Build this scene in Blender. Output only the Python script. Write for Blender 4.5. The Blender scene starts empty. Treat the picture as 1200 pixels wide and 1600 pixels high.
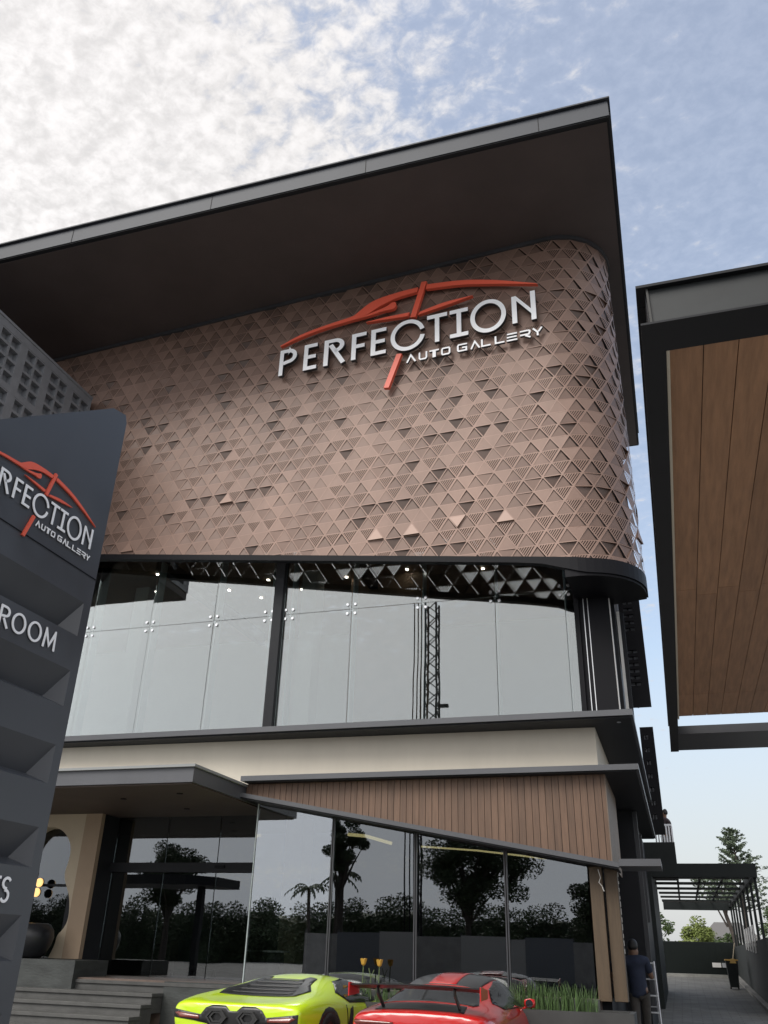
import bpy, math, random
from math import sin, cos, pi, radians, sqrt
from mathutils import Vector, Matrix, noise
from mathutils.bvhtree import BVHTree
from mathutils.geometry import delaunay_2d_cdt, tessellate_polygon
random.seed(7)
D = bpy.data
SC = bpy.context.scene
COL = SC.collection

# ------------------------------------------------------------------ helpers
class MB:
    """collects faces, builds ONE mesh object"""
    def __init__(s):
        s.v = []; s.f = []; s.t = []
    def face(s, pts, tone=None):
        i = len(s.v); s.v += [Vector(p) for p in pts]
        s.f.append(list(range(i, i + len(pts)))); s.t.append(tone if tone is not None else 0.5)
    def box(s, x0, x1, y0, y1, z0, z1, tone=None):
        s.hexa([(x0,y0,z0),(x1,y0,z0),(x1,y1,z0),(x0,y1,z0)], [(x0,y0,z1),(x1,y0,z1),(x1,y1,z1),(x0,y1,z1)], tone)
    def hexa(s, a, b, tone=None):
        n = len(a); i = len(s.v); s.v += [Vector(p) for p in a] + [Vector(p) for p in b]
        s.f.append([i+k for k in range(n)][::-1]); s.f.append([i+n+k for k in range(n)])
        for k in range(n):
            j = (k+1) % n; s.f.append([i+k, i+j, i+n+j, i+n+k])
        s.t += [tone if tone is not None else 0.5]*(n+2)
    def prism(s, poly, vec, tone=None):
        v = Vector(vec); s.hexa([Vector(p) for p in poly], [Vector(p)+v for p in poly], tone)
    def tube(s, pts, rad, n=8, cap=True):
        pts = [Vector(p) for p in pts]
        if not isinstance(rad, (list, tuple)): rad = [rad]*len(pts)
        rings = []; up = None
        for k, p in enumerate(pts):
            d = (pts[min(k+1, len(pts)-1)] - pts[max(k-1, 0)]).normalized()
            if up is None:
                up = Vector((0,0,1)) if abs(d.z) < 0.9 else Vector((1,0,0))
            a = d.cross(up).normalized(); b = d.cross(a).normalized(); up = -b if False else up
            i = len(s.v)
            for q in range(n):
                t = 2*pi*q/n; s.v.append(p + (a*cos(t) + b*sin(t))*rad[k])
            rings.append(i)
        for k in range(len(rings)-1):
            for q in range(n):
                r = (q+1) % n
                s.f.append([rings[k]+q, rings[k]+r, rings[k+1]+r, rings[k+1]+q]); s.t.append(0.5)
        if cap:
            s.f.append([rings[0]+q for q in range(n)][::-1]); s.f.append([rings[-1]+q for q in range(n)]); s.t += [0.5, 0.5]
    def lathe(s, c, prof, n=24, axis='z'):
        c = Vector(c); rows = []
        for r, h in prof:
            i = len(s.v); rows.append(i)
            for q in range(n):
                t = 2*pi*q/n
                if axis == 'z': s.v.append(c + Vector((r*cos(t), r*sin(t), h)))
                elif axis == 'y': s.v.append(c + Vector((r*cos(t), h, r*sin(t))))
                else: s.v.append(c + Vector((h, r*cos(t), r*sin(t))))
        for k in range(len(rows)-1):
            for q in range(n):
                r = (q+1) % n; s.f.append([rows[k]+q, rows[k]+r, rows[k+1]+r, rows[k+1]+q]); s.t.append(0.5)
    def build(s, name, mat, parent=None, smooth=False, tones=False, bevel=0, loc=None, fix=True):
        org = Vector(parent['_o']) if parent is not None and '_o' in parent else Vector((0,0,0))
        if loc is not None: org = Vector(loc)
        me = D.meshes.new(name)
        me.from_pydata([tuple(p-org) for p in s.v], [], s.f)
        if tones:
            at = me.attributes.new('tone', 'FLOAT', 'FACE'); at.data.foreach_set('value', s.t)
        if fix:
            import bmesh
            bm = bmesh.new(); bm.from_mesh(me); bmesh.ops.recalc_face_normals(bm, faces=bm.faces[:]); bm.to_mesh(me); bm.free()
        if smooth: me.polygons.foreach_set('use_smooth', [True]*len(me.polygons))
        me.materials.append(mat)
        o = D.objects.new(name, me); COL.objects.link(o)
        if parent is not None:
            o.parent = parent; o['_o'] = tuple(org)
        else:
            o.location = org; o['_o'] = tuple(org)
        if bevel:
            m = o.modifiers.new('bevel', 'BEVEL'); m.width = bevel; m.segments = 2; m.limit_method = 'ANGLE'
        return o

def tag(o, label=None, cat=None, group=None, kind=None):
    if label: o['label'] = label
    if cat: o['category'] = cat
    if group: o['group'] = group
    if kind: o['kind'] = kind
    return o

def thing(name, label, cat, loc, group=None):
    o = D.objects.new(name, None); COL.objects.link(o); o.location = loc; o['_o'] = tuple(loc)
    o.empty_display_size = 0.2
    return tag(o, label, cat, group)

def copy_tree(o, parent=None):
    c = o.copy(); COL.objects.link(c)
    if parent is not None: c.parent = parent
    for ch in list(o.children): copy_tree(ch, c)
    return c

def box(name, mat, parent, *b, bevel=0):
    m = MB(); m.box(*b); return m.build(name, mat, parent, bevel=bevel)

# ------------------------------------------------------------------ materials
MATS = {}
def mat(name, col=(.5,.5,.5), rough=.5, metal=0, spec=.5, emit=None, es=0, nscale=0, namt=0, bump=0, bscale=40, coat=0, tone=0, stretch=None, rvar=0, island=0):
    m = D.materials.new(name); m.use_nodes = True; nt = m.node_tree; b = nt.nodes['Principled BSDF']
    b.inputs['Base Color'].default_value = (*col, 1); b.inputs['Roughness'].default_value = rough
    b.inputs['Metallic'].default_value = metal; b.inputs['Specular IOR Level'].default_value = spec
    b.inputs['Coat Weight'].default_value = coat; b.inputs['Coat Roughness'].default_value = .04
    if emit: b.inputs['Emission Color'].default_value = (*emit, 1); b.inputs['Emission Strength'].default_value = es
    L = nt.links; out = None
    def vec():
        tc = nt.nodes.new('ShaderNodeTexCoord'); mp = nt.nodes.new('ShaderNodeMapping')
        L.new(tc.outputs['Object'], mp.inputs['Vector'])
        if stretch: mp.inputs['Scale'].default_value = stretch
        return mp.outputs['Vector']
    fac = None
    if namt:
        n = nt.nodes.new('ShaderNodeTexNoise'); n.inputs['Scale'].default_value = nscale; n.inputs['Detail'].default_value = 6; n.inputs['Roughness'].default_value = .62
        v = vec(); L.new(v, n.inputs['Vector'])
        mr = nt.nodes.new('ShaderNodeMapRange'); mr.inputs[1].default_value = .3; mr.inputs[2].default_value = .7
        mr.inputs[3].default_value = 1-namt; mr.inputs[4].default_value = 1+namt
        L.new(n.outputs['Fac'], mr.inputs[0]); fac = mr.outputs[0]
        if rvar:
            r2 = nt.nodes.new('ShaderNodeMapRange'); r2.inputs[1].default_value=.3; r2.inputs[2].default_value=.7
            r2.inputs[3].default_value = max(.02, rough-rvar); r2.inputs[4].default_value = min(1, rough+rvar)
            L.new(n.outputs['Fac'], r2.inputs[0]); L.new(r2.outputs[0], b.inputs['Roughness'])
    if tone:
        a = nt.nodes.new('ShaderNodeAttribute'); a.attribute_name = 'tone'
        mr = nt.nodes.new('ShaderNodeMapRange'); mr.inputs[3].default_value = 1-tone; mr.inputs[4].default_value = 1+tone
        L.new(a.outputs['Fac'], mr.inputs[0])
        if fac is not None:
            mm = nt.nodes.new('ShaderNodeMath'); mm.operation = 'MULTIPLY'; L.new(fac, mm.inputs[0]); L.new(mr.outputs[0], mm.inputs[1]); fac = mm.outputs[0]
        else: fac = mr.outputs[0]
    if island:
        g = nt.nodes.new('ShaderNodeNewGeometry')
        mr = nt.nodes.new('ShaderNodeMapRange'); mr.inputs[3].default_value = 1-island; mr.inputs[4].default_value = 1+island
        L.new(g.outputs['Random Per Island'], mr.inputs[0])
        if fac is not None:
            mm = nt.nodes.new('ShaderNodeMath'); mm.operation = 'MULTIPLY'; L.new(fac, mm.inputs[0]); L.new(mr.outputs[0], mm.inputs[1]); fac = mm.outputs[0]
        else: fac = mr.outputs[0]
    if fac is not None:
        h = nt.nodes.new('ShaderNodeVectorMath'); h.operation = 'SCALE'; h.inputs[0].default_value = col
        L.new(fac, h.inputs['Scale']); L.new(h.outputs[0], b.inputs['Base Color'])
    if bump:
        n = nt.nodes.new('ShaderNodeTexNoise'); n.inputs['Scale'].default_value = bscale; n.inputs['Detail'].default_value = 5
        L.new(vec(), n.inputs['Vector'])
        bp = nt.nodes.new('ShaderNodeBump'); bp.inputs['Strength'].default_value = bump; bp.inputs['Distance'].default_value = .02
        L.new(n.outputs['Fac'], bp.inputs['Height']); L.new(bp.outputs[0], b.inputs['Normal'])
    MATS[name] = m
    return m

def glass(name, base, tint, gcol=(.95,.97,1)):
    m = D.materials.new(name); m.use_nodes = True; nt = m.node_tree; nt.nodes.clear(); L = nt.links
    out = nt.nodes.new('ShaderNodeOutputMaterial'); mx = nt.nodes.new('ShaderNodeMixShader')
    tr = nt.nodes.new('ShaderNodeBsdfTransparent'); tr.inputs[0].default_value = (*tint, 1)
    gl = nt.nodes.new('ShaderNodeBsdfGlossy'); gl.inputs['Color'].default_value = (*gcol, 1); gl.inputs['Roughness'].default_value = 0.0
    fr = nt.nodes.new('ShaderNodeFresnel'); fr.inputs['IOR'].default_value = 1.5
    ma = nt.nodes.new('ShaderNodeMath'); ma.operation = 'ADD'; ma.use_clamp = True; ma.inputs[1].default_value = base
    L.new(fr.outputs[0], ma.inputs[0]); L.new(ma.outputs[0], mx.inputs[0]); L.new(tr.outputs[0], mx.inputs[1]); L.new(gl.outputs[0], mx.inputs[2]); L.new(mx.outputs[0], out.inputs[0])
    # large faint waviness of toughened glass
    tc = nt.nodes.new('ShaderNodeTexCoord'); n = nt.nodes.new('ShaderNodeTexNoise'); n.inputs['Scale'].default_value = .9; n.inputs['Detail'].default_value = 1
    L.new(tc.outputs['Object'], n.inputs['Vector']); bp = nt.nodes.new('ShaderNodeBump'); bp.inputs['Strength'].default_value = .05; bp.inputs['Distance'].default_value = .02
    L.new(n.outputs['Fac'], bp.inputs['Height']); L.new(bp.outputs[0], gl.inputs['Normal'])
    return m

def boards(name, col, groove, width, axis, amt=.14):
    """timber boards: grain noise + a tone of its own for each board; grooves are modelled"""
    m = mat(name, col, .55, namt=.22, nscale=3, stretch=(9,9,.7) if axis == 'z' else (9,.7,9), bump=.15, bscale=30, island=amt)
    return m

STEEL   = mat('charcoal_steel', (.045,.047,.053), .45, .0, .5, namt=.12, nscale=1.2, bump=.05, bscale=3)
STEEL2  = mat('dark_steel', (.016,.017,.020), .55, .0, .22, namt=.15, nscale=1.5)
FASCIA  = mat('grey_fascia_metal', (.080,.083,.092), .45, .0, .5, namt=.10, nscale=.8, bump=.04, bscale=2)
SOFFIT  = mat('brown_black_soffit', (.074,.058,.057), .6, namt=.12, nscale=.7, stretch=(1,1,1))
BLACK   = mat('black_metal', (.006,.006,.008), .5, 0, .15)
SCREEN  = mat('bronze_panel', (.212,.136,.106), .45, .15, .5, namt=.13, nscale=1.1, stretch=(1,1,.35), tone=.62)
SCRBACK = mat('screen_backing', (.05,.042,.04), .8)
CREAM   = mat('cream_render', (.62,.57,.48), .85, namt=.045, nscale=1.0, stretch=(2.0,2.0,.5), bump=.12, bscale=60)
BEIGE   = mat('beige_render', (.50,.42,.31), .85, namt=.08, nscale=1.2, bump=.1, bscale=60)
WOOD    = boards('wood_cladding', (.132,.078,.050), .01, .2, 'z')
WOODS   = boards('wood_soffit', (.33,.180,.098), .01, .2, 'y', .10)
GROOVE  = mat('groove_black', (.02,.015,.012), .9)
COLW    = mat('timber_column', (.085,.058,.034), .6, namt=.2, nscale=2, stretch=(8,8,.6), bump=.15, bscale=25)
WHITE   = mat('white_trim', (.78,.77,.74), .5, namt=.05, nscale=2)
LETTER  = mat('white_letter', (.92,.93,.95), .35)
RETURN  = mat('letter_return', (.025,.026,.032), .4)
RED_L   = mat('red_letter', (.80,.125,.070), .4)
SIGN    = mat('sign_charcoal', (.058,.063,.073), .38, .0, .5, namt=.14, nscale=2.2, bump=.03, bscale=3, rvar=.14)
BREEZE  = mat('breeze_grey', (.20,.21,.23), .6, namt=.12, nscale=3)
STONE   = mat('dark_stone', (.050,.055,.053), .6, namt=.35, nscale=2.2, stretch=(1,1,3), bump=.2, bscale=12)
STEP    = mat('step_stone', (.080,.080,.077), .7, namt=.22, nscale=3, stretch=(1,1,2), bump=.1, bscale=30)
CHROME  = mat('polished_steel', (.75,.76,.77), .18, 1)
ALU     = mat('aluminium', (.62,.63,.65), .35, .6)
GLASS_U = glass('upper_glass', .175, (.76,.80,.79), (.93,.95,.945))
GLASS_L = glass('shop_glass', .10, (.42,.46,.45))
GLASS_B = glass('bright_pane_glass', .19, (.62,.66,.66))
GLASS_D = glass('shaded_glass', .05, (.35,.38,.38))
GLASS_K = mat('black_glass', (.008,.009,.012), .05, 0, .9)
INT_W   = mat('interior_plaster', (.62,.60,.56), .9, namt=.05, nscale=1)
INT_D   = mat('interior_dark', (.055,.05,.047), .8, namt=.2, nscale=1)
INT_F   = mat('interior_floor', (.16,.12,.10), .3, namt=.2, nscale=2)
CEIL    = mat('ceiling_timber', (.27,.165,.10), .6, namt=.15, nscale=2, stretch=(1,6,1))
SPOT    = mat('downlight', (.9,.9,.9), .5, emit=(1,.95,.86), es=16)
COVE    = mat('cove_strip', (.9,.8,.5), .5, emit=(1,.74,.36), es=.7)
LAMPY   = mat('round_lamp_glow', (.9,.7,.35), .5, emit=(1,.58,.20), es=.5)
BARK    = mat('bark', (.055,.045,.038), .9, namt=.3, nscale=6, bump=.5, bscale=20)
LEAF    = mat('leaf_dark', (.040,.062,.024), .6, island=.5)
LEAFM   = mat('leaf_mid', (.060,.095,.030), .6, island=.5)
LEAFL   = mat('leaf_light', (.15,.19,.045), .6, island=.45)
LEAFP   = mat('leaf_pine', (.085,.115,.070), .6, island=.4)
REED    = mat('reed_green', (.065,.12,.034), .55, island=.5)

# ------------------------------------------------------------------ camera
CAMZ = 1.47
cam = D.cameras.new('camera'); co = D.objects.new('camera', cam); COL.objects.link(co); SC.camera = co
yaw, pit, rol = radians(18.149), radians(27.271), radians(1.7177)
f = Vector((-sin(yaw)*cos(pit), cos(yaw)*cos(pit), sin(pit))); r = Vector((cos(yaw), sin(yaw), 0)); u = r.cross(f)
r2 = r*cos(rol) + u*sin(rol); u2 = -r*sin(rol) + u*cos(rol)
M = Matrix((r2, u2, -f)).transposed().to_4x4(); M.translation = Vector((0,0,CAMZ)); co.matrix_world = M
cam.sensor_fit = 'VERTICAL'; cam.sensor_height = 36; cam.sensor_width = 27; cam.lens = 36*1334.6/1600
cam.clip_start = .05; cam.clip_end = 3000

def gz(y):  # ground height: level forecourt, then the driveway ramps up gently
    return 0 if y < 14 else min((y-14)*.038, .99)

# ------------------------------------------------------------------ ground
m = MB()
ys = [-400, -60, -20, 0, 8, 14, 18, 22, 26, 30, 34, 40.05, 60, 600]; xs = [-500, -60, -30, -15, -8, -1.4, 3, 8, 30, 500]
for i in range(len(ys)-1):
    for j in range(len(xs)-1):
        m.face([(xs[j],ys[i],gz(ys[i])),(xs[j+1],ys[i],gz(ys[i])),(xs[j+1],ys[i+1],gz(ys[i+1])),(xs[j],ys[i+1],gz(ys[i+1]))])
GROUND = mat('forecourt_concrete', (.20,.195,.185), .85, namt=.25, nscale=.5, bump=.15, bscale=25)
tag(m.build('ground', GROUND), kind='structure')
# paved driveway beside the building
DRV = mat('driveway_pavers', (.15,.148,.138), .8, namt=.28, nscale=1.4, bump=.15, bscale=20)
nt = DRV.node_tree; b = nt.nodes['Principled BSDF']
br = nt.nodes.new('ShaderNodeTexBrick'); tc = nt.nodes.new('ShaderNodeTexCoord'); nt.links.new(tc.outputs['Object'], br.inputs['Vector'])
br.inputs['Scale'].default_value = 1; br.inputs['Brick Width'].default_value = .42; br.inputs['Row Height'].default_value = .22; br.inputs['Mortar Size'].default_value = .012
br.inputs['Color1'].default_value = (1,1,1,1); br.inputs['Color2'].default_value = (.82,.82,.80,1); br.inputs['Mortar'].default_value = (.55,.54,.5,1)
mx = nt.nodes.new('ShaderNodeMix'); mx.data_type = 'RGBA'; mx.blend_type = 'MULTIPLY'; mx.inputs[0].default_value = 1
src = b.inputs['Base Color'].links[0].from_socket
nt.links.new(src, mx.inputs[6]); nt.links.new(br.outputs['Color'], mx.inputs[7]); nt.links.new(mx.outputs[2], b.inputs['Base Color'])
m = MB(); yy = [14.1,18,22,26,30,34,39.6]
for i in range(len(yy)-1):
    a, c = yy[i], yy[i+1]; m.face([(-.75,a,gz(a)+.004),(1.72,a,gz(a)+.004),(1.72,c,gz(c)+.004),(-.75,c,gz(c)+.004)])
tag(m.build('driveway', DRV), kind='structure')
m = MB()
for i in range(len(yy)-1):
    a, c = yy[i], yy[i+1]
    m.hexa([(1.72,a,gz(a)-.1),(1.86,a,gz(a)-.1),(1.86,c,gz(c)-.1),(1.72,c,gz(c)-.1)], [(1.72,a,gz(a)+.1),(1.86,a,gz(a)+.1),(1.86,c,gz(c)+.1),(1.72,c,gz(c)+.1)])
tag(m.build('kerb', mat('kerb_concrete', (.24,.235,.22), .85, namt=.2, nscale=3)), kind='structure')

# ------------------------------------------------------------------ the screen's plan curve
ANG = math.atan2(.85, 13.65); DX, DY = cos(ANG), -sin(ANG)
P0 = Vector((-1.19, 14.6)); RAD = 1.22
ARC = RAD*(pi/2+ANG)
def plan(u):
    """point and outward normal at path length u (0 where the corner starts to turn)"""
    if u <= 0: return P0 + Vector((DX,DY))*u, Vector((DY,-DX))
    c = P0 - Vector((DY,-DX))*RAD
    t = min(u/RAD, pi/2+ANG)
    nx, ny = DY, -DX
    n = Vector((nx*cos(t)-ny*sin(t), nx*sin(t)+ny*cos(t)))
    p = c + n*RAD
    if u > ARC: p = p + Vector((-n.y, n.x))*(u-ARC)
    return p, n
def S(u, z, w=0):
    p, n = plan(u); q = p + n*w; return Vector((q.x, q.y, z))
ZT = 15.87
def zb(u): return 8.004 - .1425*min(u, .35)

# ------------------------------------------------------------------ SHOWROOM BUILDING
B = thing('showroom_building', 'brown showroom building with a triangle patterned upper screen, glazed storeys and a deep flat roof', 'building', (-6, 16, 0))
# roof
m = MB(); m.box(-32, .44, 11.8, 24.2, 15.885, 16.33); roof = m.build('roof', STEEL2, B)
m = MB(); m.box(-32.02, .452, 11.78, 11.797, 15.91, 16.31); m.box(.443,.46,11.8,24.2,15.91,16.31)
x = -30.5
m.build('fascia', mat('slate_fascia', (.031,.036,.047), .6, namt=.12, nscale=.6), roof)
for k in range(9):
    x = -.9 - 3.6*k; box('fascia_joint', BLACK, roof, x, x+.012, 11.772, 11.778, 15.92, 16.30)
box('coping', D.materials['slate_fascia'], roof, -32.1, .5, 11.72, 24.2, 16.335, 16.37)
m = MB()
for k in range(8):
    pass
m.box(-31.9, .40, 11.9, 24.1, 15.868, 15.882); m.build('soffit', SOFFIT, roof)

# facade screen: a frame grid of triangles with tilted, recessed and slotted panels
A_ = .384; HR = .2870; IN = .011
m = MB(); mh = None
rng = random.Random(11)
def cl(poly, u0, z):  # clip test helper unused
    return poly
def clip_bottom(poly):
    """clip a (u,z,w) polygon against the sloping bottom edge and the soffit"""
    def cut(pl, fn):
        out = []
        for i in range(len(pl)):
            a, c = pl[i], pl[(i+1) % len(pl)]; fa, fc = fn(a), fn(c)
            if fa >= 0: out.append(a)
            if (fa >= 0) != (fc >= 0):
                t = fa/(fa-fc); out.append(tuple(a[k]+(c[k]-a[k])*t for k in range(3)))
        return out
    pl = cut(poly, lambda q: q[1]-zb(q[0]))
    if len(pl) < 3: return []
    pl = cut(pl, lambda q: ZT-q[1])
    return pl if len(pl) >= 3 else []
def add(poly, tone):
    pl = clip_bottom(poly)
    if pl: m.face([S(*q) for q in pl], tone)
U0, U1 = -19.0, ARC+.30
nr = int((ZT-7.6)/HR)+2
for row in range(nr):
    z0 = ZT - .12 - (row+1)*HR + .03; z1 = z0+HR
    off = (row % 2)*A_/2
    k0 = int((U0)/A_); k1 = int(U1/A_)
    for k in range(k0, k1):
        ul = k*A_ + off
        for kind in (0, 1):
            if kind == 0: V = [(ul, z0), (ul+A_, z0), (ul+A_/2, z1)]
            else:         V = [(ul+A_/2, z1), (ul+A_, z0), (ul+1.5*A_, z1)]
            cu = sum(p[0] for p in V)/3; cz = sum(p[1] for p in V)/3
            if cz < zb(cu) - .25: continue
            # inset triangle
            c = Vector((cu, cz)); I = []
            for p in V:
                d = Vector(p)-c; I.append(c + d*(1-IN*2/ (d.length)))
            base = .5 + rng.uniform(-.05, .05)
            for i in range(3):
                j = (i+1) % 3
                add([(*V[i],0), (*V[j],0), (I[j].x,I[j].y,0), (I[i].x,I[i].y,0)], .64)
            hf = (cz-8)/8; right = max(0, min(1, (cu+11)/11))
            cl_n = noise.noise(Vector((cu*.55, cz*.55, 3.3)))
            rr = rng.random(); W = [0,0,0]; tone = base; slot = False; gap = 0
            if kind == 1:
                ph = .20 + .34*right*(1-.55*hf) + .15*cl_n
                if rr < ph: slot = True
                elif rr < ph + .05 + .30*max(0, cl_n+.10): W = [-.010,-.06,-.04]; tone = rng.uniform(.0,.14)  # deepest panels painted darkest, their shade put into the tone
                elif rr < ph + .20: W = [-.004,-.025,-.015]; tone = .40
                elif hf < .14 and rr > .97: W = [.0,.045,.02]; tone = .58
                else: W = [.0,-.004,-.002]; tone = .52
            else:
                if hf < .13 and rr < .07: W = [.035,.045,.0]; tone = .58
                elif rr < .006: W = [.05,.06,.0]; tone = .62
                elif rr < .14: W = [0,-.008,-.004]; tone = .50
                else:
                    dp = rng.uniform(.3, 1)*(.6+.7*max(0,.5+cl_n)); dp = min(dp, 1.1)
                    W = [-.003,-.036*dp,-.020*dp]; tone = .43 - .15*dp + rng.uniform(-.04,.04)  # tone darkens with recess depth: shade painted into the panel colour
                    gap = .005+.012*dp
            if cu > -.6 and rr > .25 and not slot:
                W = [w*1.35 for w in W]; gap *= 1.15
            if not slot:
                Q = [I[0], I[1]-Vector((gap*1.2,0)), I[2]-Vector((gap*.55,gap*.5))] if gap else I
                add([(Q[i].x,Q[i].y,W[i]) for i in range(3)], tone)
                if True:
                    for i in range(3):
                        j = (i+1) % 3
                        if gap and i == 1: continue
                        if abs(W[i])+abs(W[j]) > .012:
                            add([(I[i].x,I[i].y,0),(I[j].x,I[j].y,0),(I[j].x,I[j].y,W[j]),(I[i].x,I[i].y,W[i])], .25)  # recess side walls painted darker than the frame, as if in shade
            else:
                # slats parallel to the right-hand edge (apex -> upper right)
                a, bq, cq = I[0], I[1], I[2]   # upper left, apex, upper right
                n = 7
                for q in range(n):
                    t0 = q/n; t1 = (q+.58)/n
                    l0 = bq.lerp(a, t0); l1 = bq.lerp(a, t1); r0 = cq.lerp(a, t0); r1_ = cq.lerp(a, t1)
                    add([(l0.x,l0.y,0),(r0.x,r0.y,0),(r1_.x,r1_.y,0),(l1.x,l1.y,0)], .58)
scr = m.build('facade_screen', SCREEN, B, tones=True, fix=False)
# dark backing wall behind the screen (above the glazing), leaving the lower part open
m = MB()
us = [-19,-12,-6,-2,0] + [ARC*k/10 for k in range(1,11)] + [ARC+.30]
for a, c in zip(us[:-1], us[1:]):
    for lo in (9.75,):
        za = max(lo, zb(a)+.15) if a < -1.3 else zb(a)+.02; zc = max(lo, zb(c)+.15) if c < -1.3 else zb(c)+.02
        m.face([S(a,za,-.16), S(c,zc,-.16), S(c,ZT,-.16), S(a,ZT,-.16)])
m.build('screen_backing', SCRBACK, scr)
box('plenum_wall', SCRBACK, B, -20, -1.5, 16.12, 16.19, 9.76, 15.86)
# rims following the screen's top and bottom
def rim(name, mt, w0, w1, za, zb_, par):
    m = MB()
    uu = [-19,-15,-10,-5,-2,-1,-.5,0] + [ARC*k/14 for k in range(1,15)] + [ARC+.30]
    for a, c in zip(uu[:-1], uu[1:]):
        q = []
        for t in (a, c):
            q.append([S(t, za(t), w0), S(t, za(t), w1), S(t, zb_(t), w1), S(t, zb_(t), w0)])
        m.hexa(q[0], q[1])
    return m.build(name, mt, par)
rim('top_rim', STEEL, -.10, .045, lambda u: ZT-.10, lambda u: ZT-.005, scr)
rim('bottom_rim', BLACK, -.14, .012, lambda u: zb(u)-.125-.16*max(0,min(1,(u+.6)/.8)), lambda u: zb(u)-.003, scr)
# dark cap closing the rounded corner under the screen
m = MB(); uu = [-.10, 0] + [ARC*k/14 for k in range(1,15)] + [ARC+.25]
top = [S(t, zb(t)-.13, -.02) for t in uu] + [Vector((-1.22,16.4,zb(0)-.13)), Vector((-1.22, 15.9, zb(0)-.13))]
zc0 = zb(.3)-.34
bot = [Vector((p.x, p.y, zc0)) for p in top]
m.hexa(bot, top); m.build('corner_soffit', BLACK, B)
box('upper_core', SCRBACK, B, -1.5, -.55, 16.4, 23.5, 7.72, 15.86)

# ---- upper storey glazing (glass plane Y = 15.8)
YG = 15.8; ZF = 5.24
up = MB()
# mullion and head, corner post
box('mullion', STEEL2, B, -7.58, -7.38, YG-.12, YG+.08, 5.22, 9.6)
box('mullion', BLACK, B, -1.27, -1.18, YG-.10, YG+.08, 5.22, 8.3)
m = MB(); m.box(-20, -1.2, YG-.06, YG+.10, 9.62, 9.74); m.build('window_head', STEEL2, B)
joints = [-19.9,-18.3,-16.75,-15.2,-13.7,-12.2,-10.64,-9.04,-7.48,-5.83,-4.31,-2.80,-1.44,-1.27]
ZM = 7.84
SPH = []
for a, c in zip(joints[:-1], joints[1:]):
    x0 = a+.006; x1 = c-.006
    if abs(a+7.48) < .01: x0 = -7.375
    if abs(c+7.48) < .01: x1 = -7.585
    for za, zb2 in ((5.225, ZM-.005), (ZM+.005, 9.62)):
        g = MB(); t = [rng.uniform(-.006,.006) for _ in range(3)]; t.append(t[0]+t[2]-t[1])
        g.prism([(x0,YG+t[0],za),(x1,YG+t[1],za),(x1,YG+t[2],zb2),(x0,YG+t[3],zb2)], (0,.012,0)); g.build('window_pane', GLASS_U, B)
# glass fins & spider fittings behind each joint
fin_m = mat('glass_fin_edge', (.55,.62,.62), .2)
def spider(x, z, par):
    m = MB()
    for sx in (-1, 1):
        for sz in (-1, 1):
            m.tube([(x, YG+.05, z), (x+sx*.085, YG+.05, z+sz*.10)], .012, 6)
            m.lathe((x+sx*.085, YG-.022, z+sz*.10), [(0,0),(.030,.0),(.034,.012),(.034,.02),(.012,.021),(.012,.075),(0,.075)], 10, 'y')
    m.lathe((x, YG+.04, z), [(0,0),(.03,.0),(.03,.06),(0,.06)], 8, 'y')
    return m.build('spider_fitting', CHROME, par)
for x in joints[4:-1]:
    xs_ = [x] if abs(x+7.48) > .01 else [-7.72, -7.24]
    for q in xs_:
        m = MB(); m.box(q-.010, q+.010, YG+.09, YG+.34, 5.23, 9.5); fo = m.build('glass_fin', fin_m, B)
        spider(q, ZM, fo); 
        for dx in (-.09, .09):
            m = MB(); m.lathe((q+dx, YG-.02, 5.27), [(0,0),(.03,0),(.03,.02),(0,.02)], 8, 'y'); m.build('base_clamp', CHROME, fo)
# dark corner: black glass return, light trims along the side
box('corner_panel', BLACK, B, -1.175, -.62, YG-.03, YG+.25, 5.22, 7.74)
for x in (-1.10,-1.02): box('corner_trim', ALU, B, x, x+.014, YG-.045, YG-.032, 5.22, 7.73)
box('side_wall', STEEL2, B, -1.3, -.66, YG+.26, 25, 5.21, 7.70)
for b_ in ((-.655,-.60, YG+.0, YG+.06, 5.22, 7.6), (-.53,-.475, YG+.9, YG+.96, 5.22, 7.65)): box('light_trim', WHITE, B, *b_)
for b_ in ((-.60,-.535, YG+.35, YG+.42, 5.22, 7.66), (-.47,-.40, YG+1.0, YG+1.10, 5.22, 7.66)): box('side_post', STEEL2, B, *b_)
# slatted panel hanging at the side
def slat_panel(name, x0, x1, y, z0, z1, gaps):
    m = MB(); m.box(x0, x0+.10, y, y+.06, z0, z1); m.box(x1-.16, x1, y, y+.06, z0, z1)
    zs = z0
    segs = sorted(gaps)
    cur = z0
    for g0, g1 in segs:
        m.box(x0+.10, x1-.16, y, y+.06, cur, g0); cur = g1
    m.box(x0+.10, x1-.16, y, y+.06, cur, z1)
    m.box((x0+x1)/2-.05, (x0+x1)/2-.02, y+.061, y+.09, z0, z1)
    o = m.build(name, BLACK, B)
    box('gap_tone_plate', D.materials['lit_gap_grey'] if 'lit_gap_grey' in D.materials else mat('lit_gap_grey', (.42,.43,.46), .6), o, x0+.02, x1-.02, y+.13, y+.15, z0+.05, z1-.05)  # added plate behind the slats; its grey stands in for the lit gaps
    return o
gp = []
z = 6.55
for k in range(6): gp.append((z, z+.07)); z += .14
z = 7.75
for k in range(5): gp.append((z, z+.07)); z += .15
slat_panel('slatted_side_panel', -.52, -.07, 18.2, 6.1, 9.0, gp)
gp = []; z = 4.9
for k in range(7): gp.append((z, z+.12)); z += .36
slat_panel('slatted_side_panel', -.50, -.13, 25.6, 4.5, 7.40, gp)

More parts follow.
